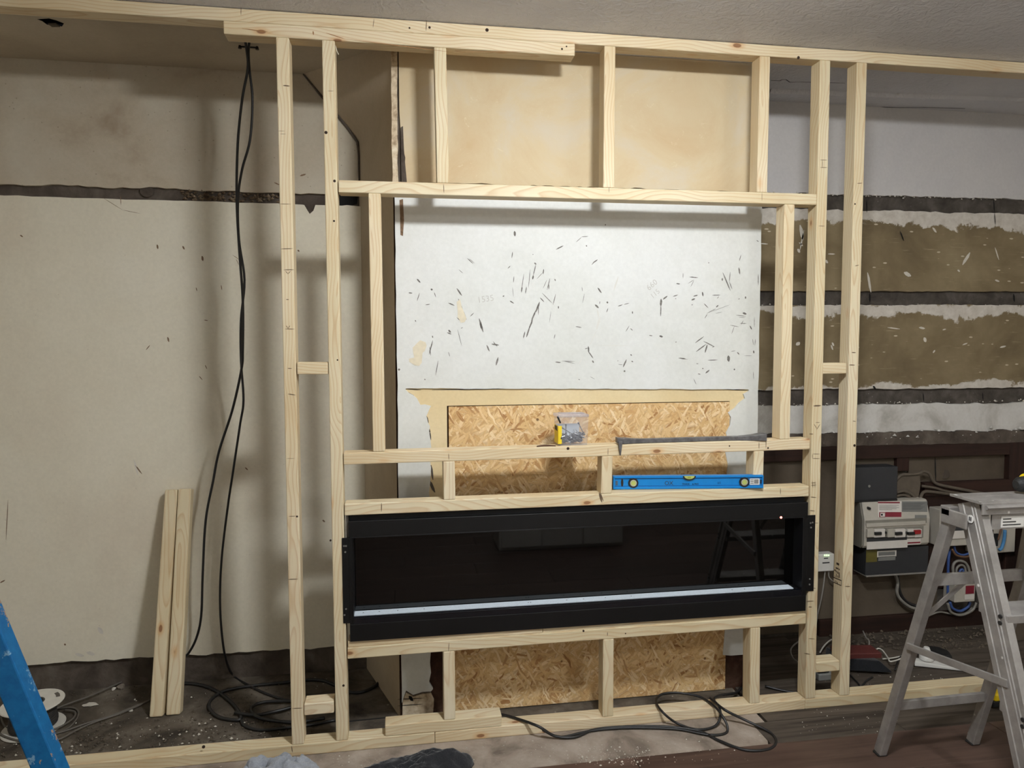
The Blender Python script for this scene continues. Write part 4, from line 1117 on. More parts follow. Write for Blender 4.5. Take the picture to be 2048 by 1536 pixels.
# ================================================================ two offcuts leaning on the left wall
def leaner(pbl, pbr, ptl, ptr, label, thick=.040):
    a, b = onZ(*pbl), onZ(*pbr)
    ytop = .515
    t0, t1_ = onY(*ptl, ytop), onY(*ptr, ytop)
    base = (a + b) / 2; top = (t0 + t1_) / 2
    d = (top - base); Ln = d.length; d.normalize()
    sx_ = Vector((1, 0, 0)); n_ = d.cross(sx_).normalized()
    if n_.y > 0: n_ = -n_
    s = d.cross(n_).normalized()
    if s.x < 0: s = -s
    back = -n_
    w0 = (b - a).length / 2; w1 = (t1_ - t0).length / 2
    M_ = Matrix((s, back, d)).transposed().to_4x4()
    lift = thick * abs(d.y)
    c = MB()
    w_ = (w0 + w1) / 2 * .96
    c.box(-w_, w_, 0, thick, 0, Ln)
    o = c.build('timber_offcut', mat_pine('z'), None, bevel=.005)
    M_.translation = base + Vector((0, 0, .004))
    o.matrix_world = M_
    tag(o, label, 'timber', 'offcuts leaning on the left wall')
    return o
leaner((297, 1436), (326, 1437), (331, 982), (353, 980), 'pale pine offcut leaning on the left wall, left one of the pair')
leaner((331, 1434), (360, 1431), (355, 980), (383, 979), 'pale pine offcut leaning on the left wall, right one of the pair')

# ================================================================ black cables dropping from the ceiling
M_CABLE = mat_plain('black_cable_sheath', rgb(28, 27, 27), .45, var=.1)
M_GCABLE = mat_plain('grey_cable_sheath', rgb(92, 86, 78), .55, var=.12)
yc = .22
def drop(pts, Y0=.20, Y1=.30):
    out = []
    for i, (x, y) in enumerate(pts):
        t = i / (len(pts) - 1)
        out.append(onY(x, y, Y0 + (Y1 - Y0) * t))
    return out
Yh = onZ(492, 82, 2.328).y
cabA = [(491, 80), (495, 105), (497, 140), (486, 200), (477, 290), (475, 400), (480, 500), (487, 600), (487, 700), (484, 740), (466, 820), (440, 900), (428, 960), (413, 1040), (407, 1150), (404, 1230), (394, 1275), (378, 1305), (366, 1315)]
cabB = [(499, 80), (497, 105), (499, 140), (505, 200), (500, 280), (484, 340), (476, 400), (478, 480), (489, 560), (482, 640), (482, 720), (487, 800), (480, 850), (465, 950), (456, 1010), (444, 1110), (440, 1190), (443, 1260), (452, 1320)]
floorA = [onZ(x, y, .006) for x, y in [(355, 1362), (410, 1370), (450, 1392), (474, 1410), (480, 1432), (500, 1452), (560, 1456), (640, 1448)]]
CA = thing('hanging_cable', onZ(492, 82, 2.328), 'thick black cable hanging from the ceiling, curling away behind the leaning offcuts', 'cable')
pA = [q + Vector((0, -.011, 0)) for q in drop(cabA, Yh, .53)]
pA = pA[:-1] + [Vector((pA[-1].x, .535, pA[-1].z))]
MB().tube(smooth_path(pA + [onZ(340, 1352, .01)], 6), .0045, 8).build('cable', M_CABLE, CA, smooth=True)
CB = thing('hanging_cable', onZ(499, 82, 2.328), 'black cable hanging from the ceiling that drops straight onto the floor coil', 'cable')
pB = drop(cabB, Yh, .52)
fl = [onZ(x, y, .006) for x, y in [(468, 1352), (500, 1372), (545, 1392), (590, 1402), (640, 1395), (700, 1384)]]
MB().tube(smooth_path(pB + fl, 6), .0042, 8).build('cable', M_CABLE, CB, smooth=True)
# the metal clip in the ceiling hole
CL = onZ(497, 92, 2.330)
c = MB(); c.bar(CL + Vector((-.03, 0, -.004)), CL + Vector((.03, 0, -.004)), .006, .004)
c.cyl(CL + Vector((-.028, 0, -.010)), CL + Vector((-.028, 0, 0.0)), .006, .004, 10); c.cyl(CL + Vector((.028, 0, -.010)), CL + Vector((.028, 0, .0)), .006, .004, 10)
tag(c.build('cable_clip', mat_plain('dark_metal', rgb(40, 34, 28), .5, .4)), 'small dark metal clip holding two cables at the ceiling', 'clip')
# loops of the heavy cable on the floor, left
def floor_tube(name, px, r, mat, label, cat, z=None, closed=False, group=None):
    P = [onZ(x, y, (z if z is not None else r)) for x, y in px]
    o = MB().tube(smooth_path(P, 7), r, 8).build(name, mat, None, smooth=True)
    return tag(o, label, cat, group)
floor_tube('floor_cable', [(340, 1366), (390, 1368), (425, 1378), (455, 1398), (474, 1418), (482, 1436), (470, 1440), (440, 1435), (422, 1422), (418, 1408), (430, 1392), (455, 1380), (500, 1372), (560, 1366), (640, 1360), (700, 1384), (735, 1380), (760, 1362), (769, 1335), (770, 1300)], .006, M_CABLE, 'thick black cable looping over the floor behind the two left studs', 'cable', z=.007)
floor_tube('floor_cable', [(470, 1425), (510, 1430), (555, 1422), (590, 1412), (600, 1405), (570, 1402), (530, 1404), (506, 1412), (503, 1424), (520, 1436), (560, 1443), (600, 1444), (650, 1436)], .006, M_CABLE, 'small loop of black cable on the floor just left of the first stud', 'cable', z=.013)
floor_tube('floor_cable', [(482, 1440), (490, 1452), (520, 1460), (570, 1456), (620, 1450), (672, 1440)], .005, M_CABLE, 'black cable end curving over the dusty floor towards the bottom plate', 'cable', z=.006)
# cable out of the fireplace on the right
zp = W + .006
def onf(x, y, z): return onZ(x, y, z)
P = [onZ(1000, 1428, zp + .0), onZ(1030, 1436, zp), onZ(1075, 1452, zp + .005), onZ(1110, 1472, .012), onZ(1150, 1474, .006), onZ(1190, 1459, .006), onZ(1260, 1453, .007), onZ(1340, 1454, .007), onZ(1400, 1463, .006), onZ(1440, 1482, .006), onZ(1490, 1500, .010), onZ(1535, 1499, .008), onZ(1552, 1485, .006), onZ(1540, 1465, .006), onZ(1490, 1440, .02), onZ(1450, 1420, zp + .004), onZ(1428, 1400, zp), onZ(1440, 1391, zp), onZ(1470, 1386, .02), onZ(1482, 1376, .01)]
FC = MB().tube(smooth_path(P, 7), .0046, 8).build('power_cable', M_CABLE, None, smooth=True)
tag(FC, 'black cable running over the bottom plate and looping on the floor below the fire', 'cable')
P = [onZ(1085, 1460, .03), onZ(1120, 1474, .008), onZ(1180, 1462, .006), onZ(1250, 1456, .006), onZ(1350, 1458, .006), onZ(1420, 1470, .006), onZ(1455, 1462, .006), onZ(1440, 1425, zp), onZ(1405, 1396, zp), onZ(1360, 1386, zp), onZ(1325, 1388, zp), onZ(1312, 1402, zp), onZ(1325, 1424, zp + .004), onZ(1355, 1447, .01), onZ(1395, 1459, .008), onZ(1430, 1452, .008), onZ(1441, 1430, .03), onZ(1436, 1410, zp + .003), onZ(1420, 1396, zp + .006)]
FC = MB().tube(smooth_path(P, 7), .0042, 8).build('power_cable', M_CABLE, None, smooth=True)
tag(FC, 'black cable loop lying across the bottom plate at the right of the strand board', 'cable')
P = [onZ(1530, 1372, .01), onZ(1560, 1380, .006), onZ(1582, 1384, .006), onZ(1600, 1385, .006)]
tag(MB().tube(smooth_path(P, 5), .005, 8).build('power_cable', M_CABLE, None, smooth=True), 'short run of black cable on the floor behind the lower right bay', 'cable')

# ================================================================ cable reel at the lower left
M_REEL = mat_plain('white_reel_plastic', rgb(206, 202, 192), .5, var=.05)
M_DRUMC = mat_plain('dark_grey_cable', rgb(58, 56, 54), .55, var=.3, scale=60)
M_SLOTG = mat_plain('slot_grey', rgb(88, 82, 76), .7)
rc = onZ(65, 1404, .092); rc.z = 0
RL = thing('cable_reel', rc, 'white plastic reel of dark grey cable standing on the floor behind the blue ladder', 'cable reel')
MB().lathe([(.036, .086), (.093, .086), (.095, .089), (.093, .092), (.036, .092)], rc, 40).build('top_flange', M_REEL, RL)
MB().lathe([(.036, .001), (.093, .001), (.095, .004), (.093, .007), (.036, .007)], rc, 40).build('bottom_flange', M_REEL, RL)
MB().lathe([(.031, .001), (.037, .001), (.037, .0915), (.031, .0915)], rc, 32).build('core', M_DRUMC, RL)
prof = [(.038, .008)]
for k in range(10):
    z = .011 + k * .0078
    prof += [(.068, z - .003), (.0715 + .002 * math.sin(k), z), (.068, z + .003)]
prof += [(.038, .0855)]
MB().lathe(prof, rc, 40).build('wound_cable', M_DRUMC, RL, smooth=True)
for a0 in (.6, 2.7, 4.8):
    MB().prism([rc + Vector((.080 * math.cos(a0 + t), .080 * math.sin(a0 + t), .0922)) for t in (-.25, 0, .25)] + [rc + Vector((.068 * math.cos(a0 + t), .068 * math.sin(a0 + t), .0922)) for t in (.25, 0, -.25)], (0, 0, .0006)).build('flange_slot', M_SLOTG, RL)
# loose turns and tails of the reel's cable
for i, (lab, px) in enumerate((
    ('loose turn of grey cable lying round the foot of the white reel', [(10, 1405), (2, 1430), (12, 1455), (45, 1468), (90, 1470), (130, 1460), (152, 1440), (156, 1422), (140, 1415), (110, 1418)]),
    ('inner loop of grey cable lying on the floor below the white reel', [(30, 1425), (20, 1442), (35, 1460), (75, 1465), (115, 1456), (145, 1438), (150, 1424), (130, 1420)]),
    ('grey cable end running from the reel up to the skirting', [(96, 1425), (130, 1410), (180, 1392), (225, 1372), (262, 1356), (290, 1347)]),
    ('grey cable tail leaving the reel below the leaning offcuts', [(90, 1472), (130, 1462), (175, 1446), (220, 1432), (262, 1416), (300, 1400)]),
    ('outer loop of grey cable trailing out of the picture at lower left', [(-20, 1440), (0, 1468), (40, 1482), (80, 1484), (120, 1478), (150, 1462), (190, 1444), (240, 1427), (298, 1402)]))):
    floor_tube('loose_cable', px, .0034, M_GCABLE, lab, 'cable', z=.0045 + .006 * (i % 3), group='loose ends of the reel')

# ================================================================ blue ladder leaning on the left wall
def mat_blue_wood():
    n = NT('chipped_blue_paint')
    f = n.noise(n.obj(), 7.0, 6, .7, .5)
    f2 = n.noise(n.obj(), 40.0, 4, .65)
    col = n.ramp(f2, [(.3, rgb(14, 92, 146)), (.7, rgb(26, 112, 168))])
    m = n.step(n.math('ADD', f, n.math('MULTIPLY', n.math('SUBTRACT', f2, .5), .25)), .60, .62)
    col = n.mix(m, col, rgb(176, 142, 116))
    m2 = n.step(n.noise(n.obj(), 24.0, 5, .75), .60, .64)
    col = n.mix(n.math('MULTIPLY', m2, .7), col, rgb(150, 186, 206))
    n.bump(m, .4, .002)
    return n.fin(col, .45, 0, .4)
M_BLUEW = mat_blue_wood()
yl = -.36
pa, pb = onY(2, 1310, yl), onY(98, 1540, yl)
dirv = (pa - pb).normalized()
tfoot = pb.z / dirv.z
foot = pb - dirv * tfoot
ttop = (XL + .03 - foot.x) / dirv.x
topv = foot + dirv * ttop
BL = thing('blue_ladder', foot, 'chipped blue-painted wooden ladder at the lower left, leaning against the side wall', 'ladder')
for dy in (0, -.36):
    c = MB(); q0, q1 = foot + Vector((0, dy, .018)), topv + Vector((0, dy, 0))
    c.bar(q0, q1, .042, .068, up=(0, 1, 0)) if False else c.bar(q0, q1, .046, .060, up=(dirv.z, 0, -dirv.x))
    c.build('stile', M_BLUEW, BL, bevel=.004)
for k in range(6):
    q = foot + dirv * (.66 + .25 * k)
    MB().cyl(q + Vector((0, -.015, 0)), q + Vector((0, -.345, 0)), .015, .015, 14).build('rung', M_BLUEW, BL)
q = (foot + dirv * (pb.z / dirv.z))

# ================================================================ low white drawer unit in the room, seen mirrored in the glass
DU = thing('drawer_unit', (1.35, -2.05, .006), 'low white drawer unit seen only as a reflection in the fire glass', 'drawers')
MB().box(.95, 1.76, -2.2, -1.92, .0065, .20).build('carcass', M_WPLAST, DU, bevel=.003)
for k in range(3):
    MB().box(.965 + .267 * k, .965 + .255 + .267 * k, -1.922, -1.90, .03, .185).build('drawer_front', M_WPLAST, DU, bevel=.003)
# ================================================================ aluminium step ladder on the right
def mat_alu():
    n = NT('worn_aluminium')
    f = n.noise(n.obj(), 14.0, 5, .6)
    col = n.ramp(f, [(.3, rgb(138, 134, 130)), (.7, rgb(176, 172, 168))])
    v = n.voro(n.obj(), 26.0)
    sp = n.math('MULTIPLY', n.math('SUBTRACT', 1.0, n.step(n.math('ADD', v['Distance'], n.math('MULTIPLY', f, .2)), .16, .24)), n.step(n.sep(v['Color'])[0], .8, .82))
    col = n.mix(sp, col, rgb(226, 224, 220))
    n.bump(f, .1, .002)
    return n.fin(col, .5, n.math('SUBTRACT', .55, n.math('MULTIPLY', sp, .5)), .5)
M_ALU = mat_alu()
M_ALUD = mat_plain('dark_rubber_foot', rgb(30, 28, 27), .7)
rear_foot = onZ(1760, 1512)
far_foot = onZ(1945, 1490)
yT = -.575
topn = onY(1905, 1022, yT + .05)          # head of the near rear leg
SL = thing('step_ladder', ((rear_foot.x + far_foot.x) / 2, -.5, 0), 'paint-spattered aluminium step ladder standing at the right edge of the frame', 'step ladder')
def legbar(p0, p1, w, h, name, up=(1, 0, 0), bev=.003, mat=None):
    return MB().bar(p0, p1, w, h, up=up).build(name, mat or M_ALU, SL, bevel=bev)
r0 = rear_foot + Vector((0, 0, .012)); r1 = topn
legbar(r0, r1, .030, .026, 'rear_leg')
wdir = Vector((1, .02, 0)).normalized()
f0 = far_foot + Vector((0, 0, .012)); f1 = r1 + Vector((.30, .0, 0))
legbar(f0, f1, .030, .026, 'rear_leg')
for q in (rear_foot, far_foot):
    MB().box(q.x - .0165, q.x + .0165, q.y - .015, q.y + .015, .0065, .014).build('rubber_foot', M_ALUD, SL, bevel=.003)
# front stiles: wide channels
s_top = onY(1936, 1004, yT); s_mid = onY(2000, 1300, yT - .13)
sd = (s_mid - s_top).normalized()
s_bot = s_top + sd * ((s_top.z - .012) / -sd.z)
def stile(dx, nm='front_stile'):
    off = Vector((dx, 0, 0)); flare = Vector((.05 if dx > 0 else 0, 0, 0))
    a, b = s_top + off, s_bot + off + flare
    d = (b - a).normalized(); side = Vector((1, 0, 0)); wv = d.cross(side).normalized()
    c = MB(); hw = .036
    c.bar(a, b, .004, hw * 2, up=wv) if False else None
    prof = [(-hw, 0), (-hw, .022), (-hw + .003, .022), (-hw + .003, .003), (-.018, .003), (-.018, .0), (-.014, -.0022), (-.010, 0), (.006, 0), (.010, -.0022), (.014, 0), (.020, -.0022), (.024, 0), (.024, .003), (hw - .003, .003), (hw - .003, .022), (hw, .022), (hw, 0)]
    prof = [(-hw, 0), (-.020, 0), (-.018, -.0025), (-.016, 0), (.008, 0), (.010, -.0025), (.012, 0), (.018, 0), (.020, -.0025), (.022, 0), (hw, 0), (hw, .022), (hw - .003, .022), (hw - .003, .003), (-hw + .003, .003), (-hw + .003, .022), (-hw, .022)]
    sgn = 1 if dx == 0 else -1
    poly = [a + wv * u + side * (v_ * sgn) for u, v_ in prof]
    c.prism(poly, b - a)
    return c.build(nm, M_ALU, SL)
stile(0); stile(.36)
MB().box(s_bot.x - .004, s_bot.x + .026, s_bot.y - .045, s_bot.y + .045, .0065, .03).build('rubber_foot', M_ALUD, SL, bevel=.003)
MB().box(s_bot.x + .386, s_bot.x + .414, s_bot.y - .045, s_bot.y + .045, .0065, .03).build('rubber_foot', M_ALUD, SL, bevel=.003)
# platform
pz = s_top.z + .006
PF = MB()
pfx0, pfx1 = s_top.x - .012, s_top.x + .385
PF.box(pfx0, pfx1, yT - .055, yT + .05, pz, pz + .006)
for k in range(2): PF.box(pfx0, pfx1, yT - .048 + k * .055, yT - .040 + k * .055, pz + .006, pz + .0078)
PF = PF.build('platform', M_ALU, SL)
MB().box(pfx0 + .004, pfx1, yT - .058, yT - .052, pz - .028, pz + .004).build('platform_front', M_ALU, SL, bevel=.001, seg=1)
MB().tube([(pfx0 + .012, yT - .06, pz - .008), (pfx1, yT - .06, pz - .008)], .006, 8).build('platform_front_rib', M_ALU, SL)
MB().box(s_top.x + .028, s_top.x + .36, yT - .05, yT - .046, pz - .07, pz - .03).build('front_apron', M_ALU, SL)
al = MB().box(s_top.x + .055, s_top.x + .125, yT - .0515, yT - .0505, pz - .066, pz - .036).build('apron_label', mat_plain('apron_label', rgb(206, 204, 198), .6, var=.03), SL)
c = MB()
for k in range(3): c.box(s_top.x + .060, s_top.x + .115 - .015 * k, yT - .0522, yT - .0516, pz - .060 + k * .008, pz - .0575 + k * .008)
c.build('label_print', M_RUB, al)
hb = topn
MB().box(hb.x - .02, hb.x + .30, hb.y - .012, hb.y + .022, hb.z - .012, hb.z + .014).build('rear_head_rail', M_ALU, SL, bevel=.002)
MB().box(hb.x - .020, hb.x - .014, hb.y - .07, hb.y + .02, hb.z - .035, hb.z + .008).build('hinge_bracket', M_ALU, SL, bevel=.003)
p = onX(1941, 1038, s_top.x - .003)
MB().cyl((s_top.x - .004, p.y, p.z), (s_top.x - .0025, p.y, p.z), .011, .011, 22).build('round_sticker', mat_plain('round_sticker', rgb(222, 220, 214), .6, var=.02), SL)
st_ = MB(); 
for k in range(2): st_.box(s_top.x - .0046, s_top.x - .0041, p.y - .004 + k * .005, p.y - .001 + k * .005, p.z - .005, p.z + .006)
st_.build('sticker_print', M_RUB, SL)
# treads
def onst(t): return s_top + (s_bot - s_top) * t
for t in (.30, .56, .82):
    q = onst(t)
    tr = MB().box(q.x + .004, q.x + .36 + .05 * t, q.y - .045, q.y + .045, q.z - .022, q.z + .0).build('tread', M_ALU, SL, bevel=.002)
    for k in (0, 1):
        MB().cyl((q.x - .004, q.y - .03, q.z - .006 - .017 * k), (q.x, q.y - .03, q.z - .006 - .017 * k), .0055, .0055, 10).build('rivet', M_ALUD, tr)
# braces between stile and rear leg, cross rails between the rear legs
def on_rear(t, far=False): a, b = (f0, f1) if far else (r0, r1); return a + (b - a) * t
def tz(y_px): pass
b0 = on_rear(.475) + Vector((-.016, 0, 0)); b1 = onX(2016, 1368, s_top.x - .012)
legbar(b0, b1, .020, .008, 'side_brace', up=(1, 0, 0), bev=.001)
b0 = on_rear(.215); b1 = on_rear(.215, True)
legbar(b0, b1, .028, .012, 'cross_rail', up=(0, 1, 0), bev=.001)
b0 = on_rear(.74); b1 = on_rear(.74, True)
legbar(b0, b1, .034, .012, 'cross_rail', up=(0, 1, 0), bev=.001)
legbar(on_rear(.60) + Vector((.02, 0, 0)), on_rear(.74) + Vector((.11, 0, -.01)), .016, .004, 'rail_stay', up=(0, 1, 0), bev=.001)

# ================================================================ drill on the ladder platform
M_YTOOL = mat_plain('yellow_tool', rgb(238, 206, 20), .4, var=.04)
dz = pz + .008
dx0 = onY(2026, 985, yT + .02).x
DR = thing('cordless_drill', (dx0 + .1, yT + .03, dz), 'yellow and black power drill lying on top of the step ladder', 'drill')
yy = yT + .012
c = MB(); c.tube([(dx0, yy, dz + .026), (dx0 + .006, yy, dz + .026), (dx0 + .012, yy, dz + .026), (dx0 + .032, yy, dz + .026)], [.010, .018, .021, .023], 20).build('chuck', M_RUB, DR)
c = MB(); c.tube([(dx0 + .032, yy, dz + .03), (dx0 + .045, yy, dz + .03), (dx0 + .15, yy, dz + .03), (dx0 + .165, yy, dz + .03)], [.026, .029, .029, .022], 20).build('body', M_YTOOL, DR)
c = MB(); c.bar((dx0 + .11, yy, dz + .022), (dx0 + .14, yy - .13, dz + .022), .036, .040).build('handle', M_RUB, DR, bevel=.006)
c = MB(); c.bar((dx0 + .10, yy - .15, dz + .028), (dx0 + .20, yy - .13, dz + .028), .05, .05).build('battery', M_YTOOL, DR, bevel=.006)

# ================================================================ yellow and black tape behind the ladder foot
p = onZ(1992, 1413)
TM = thing('tape_measure', p, 'yellow and black tape measure on the floor behind the ladder stile', 'tape measure')
MB().box(p.x - .03, p.x + .035, p.y - .02, p.y + .02, .006, .032).build('case', M_RUB, TM, bevel=.006)
MB().box(p.x - .026, p.x + .03, p.y - .021, p.y + .018, .030, .058).build('cover', M_YTOOL, TM, bevel=.006)

# ================================================================ cloths in the foreground
def cloth(name, cx, cy, lx, ly, hgt, seed, mat, label, cat, ang=0.0, fold=1.0):
    c = MB(); nx, ny = 56, 36
    g = []
    rngc = random.Random(seed)
    for j in range(ny + 1):
        rowv = []
        for i in range(nx + 1):
            u, v = i / nx * 2 - 1, j / ny * 2 - 1
            rr = (abs(u) ** 3 + abs(v) ** 3) ** (1 / 3)
            env = max(0.0, 1 - rr ** 3.2) ** .55
            n1 = mnoise.noise((u * 1.7 + seed, v * 1.7, 0)); n2 = mnoise.noise((u * 4.3, v * 3.6 + seed, 2)); n3 = mnoise.noise((u * 10, v * 9, seed))
            crease = abs(mnoise.noise((u * 2.6 + seed * 2, v * 3.4, 5)))
            h = hgt * env * (.72 + .35 * n1 + .16 * n2 * fold + .05 * n3 - .30 * (1 - min(1, crease * 6)) * fold)
            x = u * lx * (1 + .10 * n1 + .05 * n2); y = v * ly * (1 + .12 * mnoise.noise((u * 2, v * 2, seed + 7)) + .04 * n2)
            X = cx + x * math.cos(ang) - y * math.sin(ang); Y = cy + x * math.sin(ang) + y * math.cos(ang)
            rowv.append(c.bm.verts.new((X, Y, .004 + max(0.0, h))))
        g.append(rowv)
    for j in range(ny):
        for i in range(nx):
            c.bm.faces.new([g[j][i], g[j][i + 1], g[j + 1][i + 1], g[j + 1][i]])
    rim = g[0][:] + [g[j][nx] for j in range(1, ny + 1)] + g[ny][:nx][::-1] + [g[j][0] for j in range(ny - 1, 0, -1)]
    c.bm.faces.new(rim[::-1])
    return tag(c.build(name, mat, None, smooth=True), label, cat)
def mat_cloth(name, c1, c2, rough=.95, sc=220.0):
    n = NT(name)
    f = n.noise(n.obj(), 9.0, 5, .65); g_ = n.noise(n.obj(), sc, 3, .6)
    col = n.ramp(n.math('ADD', n.math('MULTIPLY', f, .6), n.math('MULTIPLY', g_, .4)), [(.35, c1), (.65, c2)])
    n.bump(n.math('ADD', f, n.math('MULTIPLY', g_, .5)), .6, .006)
    n.b.inputs['Sheen Weight'].default_value = .3
    return n.fin(col, rough, 0, .1)
p0 = onZ(556, 1541, .03)
cloth('grey_cloth', p0.x, p0.y - .035, .122, .085, .100, 3.3, mat_cloth('grey_fleece', rgb(120, 124, 130), rgb(160, 164, 170)), 'crumpled grey fleece cloth on the floor in front of the bottom plate', 'cloth', .12)
p0 = onZ(815, 1530, .03)
cloth('black_garment', p0.x + .012, p0.y - .022, .185, .062, .082, 8.1, mat_cloth('black_fabric', rgb(26, 27, 29), rgb(46, 47, 50), .85, 300), 'folded black garment on the floor in front of the bottom plate', 'garment', .27, .5)
p0 = onZ(905, 1533, .02)
PP = MB().hull8([(p0.x - .09, p0.y - .10, .006), (p0.x + .045, p0.y - .08, .006), (p0.x + .040, p0.y - .012, .006), (p0.x - .09, p0.y - .02, .006), (p0.x - .09, p0.y - .10, .013), (p0.x + .045, p0.y - .08, .015), (p0.x + .040, p0.y - .012, .018), (p0.x - .09, p0.y - .02, .015)])
c = MB(); c.hull8([(p0.x - .02, p0.y - .14, .006), (p0.x + .052, p0.y - .12, .006), (p0.x + .052, p0.y - .045, .006), (p0.x - .02, p0.y - .055, .006), (p0.x - .02, p0.y - .14, .012), (p0.x + .052, p0.y - .12, .012), (p0.x + .052, p0.y - .045, .012), (p0.x - .02, p0.y - .055, .012)])
tag(c.build('paper_sheet', mat_plain('white_paper', rgb(214, 212, 206), .7, var=.03), None, bevel=.002), 'white folded paper under the right end of the black garment', 'paper')

# ================================================================ electrics in the right-hand cupboard
M_CU = mat_plain('consumer_unit_plastic', rgb(176, 170, 158), .45, var=.05)
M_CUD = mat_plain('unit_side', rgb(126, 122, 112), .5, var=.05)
M_CHAR = mat_plain('charcoal_plastic', rgb(42, 43, 46), .5, var=.06)
M_RED = mat_plain('dark_red_print', rgb(120, 20, 40), .5, var=.05)
M_LAB = mat_plain('label_paper', rgb(206, 200, 192), .6, var=.03)
M_LABG = mat_plain('grey_label', rgb(116, 116, 112), .6, var=.05)
yu = .47
Cc = lambda x, y: (1700 + x / 8.533, 980 + y / 8.533)
def up(x, y, Y=yu): return onY(*Cc(x, y), Y)
def plate(x0, y0, x1, y1, Yf, dep, name, mat, par, bev=0.0):
    a, b = up(x0, y0, Yf), up(x1, y1, Yf)
    return MB().box(min(a.x, b.x), max(a.x, b.x), Yf, Yf + dep, min(a.z, b.z), max(a.z, b.z)).build(name, mat, par, bevel=bev, seg=2 if bev else 1)
base = up(650, 1000)
CU = thing('consumer_unit', (base.x, .54, base.z), 'pale grey consumer unit with breakers and red warning label inside the cupboard opening', 'fuse box')
c = MB()
Ztop, Zmid, Zbot = up(300, 225).z, up(300, 530).z, up(300, 1000).z
X0, X1 = up(250, 600).x, up(1345, 600).x
prof = [(.575, Zbot), (yu + .01, Zbot), (yu, Zbot + .012), (yu, Zmid), (yu + .022, Ztop - .004), (yu + .03, Ztop), (.575, Ztop + .002)]
c.prism([(X0, y, z) for y, z in prof], (X1 - X0, 0, 0)).build('housing', M_CU, CU, bevel=.003)
c = MB()
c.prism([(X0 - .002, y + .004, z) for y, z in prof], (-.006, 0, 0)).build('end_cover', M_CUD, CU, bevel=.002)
c = MB(); c.prism([(X1 + .002, y + .004, z) for y, z in prof], (.006, 0, 0)).build('end_cover', M_CU, CU, bevel=.002)
plate(270, 525, 1310, 560, yu - .002, .004, 'lid_groove', M_CUD, CU)
plate(285, 575, 1290, 590, yu - .006, .01, 'lid_lip', M_CU, CU, .001)
win = plate(290, 660, 1250, 815, yu - .001, .004, 'breaker_window', M_CUD, CU)
for i, (xa_, xb_, m) in enumerate(((300, 415, M_CU), (420, 600, M_LAB), (650, 765, M_CU), (775, 950, M_LAB), (990, 1105, M_LAB), (1112, 1225, M_LAB))):
    br = plate(xa_, 675, xb_, 805, yu - .012, .014, 'breaker', m, CU, .0015)
    if i in (1, 3, 4): plate(xa_ + 15, 725, xa_ + 125, 768, yu - .020, .012, 'switch_lever', M_RUB, br, .001)
    if i == 5: plate(1115, 690, 1215, 750, yu - .022, .012, 'switch_lever', mat_plain('red_switch', rgb(150, 24, 30), .4), br, .001)
    if i in (1, 3): plate(xb_ + 8, 712, xb_ + 32, 748, yu - .016, .012, 'test_button', M_RUB, br, .001)
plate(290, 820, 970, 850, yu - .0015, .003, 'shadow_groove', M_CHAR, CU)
plate(290, 880, 980, 980, yu - .001, .002, 'circuit_labels', M_LAB, CU)
lb = plate(985, 830, 1205, 925, yu - .0015, .002, 'isolator_label', M_LAB, CU); plate(985, 893, 1200, 905, yu - .0022, .002, 'label_band', M_RED, lb)
# labels on the sloping lid
def lid_plate(x0, y0, x1, y1, off, name, mat, par):
    pts = []
    for x, y in ((x0, y1), (x1, y1), (x1, y0), (x0, y0)):
        z = up(x, y).z; t = (z - Zmid) / (Ztop - .004 - Zmid)
        Yp = yu + .022 * t - off
        q = up(x, y, Yp); pts.append(Vector((q.x, Yp, z)))
    return MB().prism(pts, (0, .0006, 0)).build(name, mat, par)
w = lid_plate(478, 215, 880, 470, .0012, 'warning_label', M_LAB, CU)
lid_plate(478, 222, 850, 245, .0022, 'label_band', M_RED, w)
lid_plate(605, 385, 878, 462, .0022, 'label_band', M_RED, w)
lid_plate(500, 388, 602, 466, .002, 'label_band', M_RED, w)
lid_plate(518, 398, 595, 458, .0028, 'label_icon_ground', M_LAB, w)
lid_plate(530, 412, 560, 440, .0036, 'label_icon', M_RUB, w)
for k in range(5): lid_plate(500, 275 + 18 * k, 835 - 40 * (k % 2) - (120 if k == 4 else 0), 280 + 18 * k, .0022, 'label_text_line', M_LABG, w)
g2 = lid_plate(885, 215, 1320, 380, .0012, 'grey_notice', M_LABG, CU)
for k in range(6): lid_plate(905, 240 + 20 * k, 1270 - 30 * (k % 3), 244 + 20 * k, .002, 'notice_text_line', M_CHAR, g2)
lid_plate(1110, 430, 1310, 480, .0014, 'small_label', M_LABG, CU)
q = up(322, 312, yu + .01); MB().cyl((q.x, yu + .020, q.z), (q.x, yu + .004, q.z), .006, .006, 14).build('lid_screw', M_RUB, CU)
# black box above, dark box below
BX = thing('black_meter_box', (up(420, 100).x, .54, up(420, 180).z), 'matt black box fixed above the consumer unit', 'meter box')
a, b = onY(1700, 936, .50), onY(1794, 998, .50)
MB().box(a.x, b.x, .50, .575, b.z, a.z).build('cover', M_CHAR, BX, bevel=.003)
MB().box(a.x, b.x, .496, .575, b.z - .008, b.z + .002).build('base_lip', M_RUB, BX, bevel=.002)
q = onY(1737.5, 972, .50); MB().lathe([(.002, 0), (.0055, 0), (.0055, .003), (.002, .003)], (0, 0, 0), 16).build('cover_screw', M_SCREW, BX).location = Vector((q.x, .4985, q.z)) - BX.location
bpy.data.objects[-1] if False else None
for o_ in BX.children:
    if o_.name.startswith('cover_screw'): o_.rotation_euler = (math.pi / 2, 0, 0)
LB = thing('charcoal_meter', (up(800, 1400).x, .54, up(800, 1400).z), 'charcoal electricity box below the consumer unit with a small white label', 'meter box')
a, b = up(275, 1010, .49), up(1330, 1395, .49)
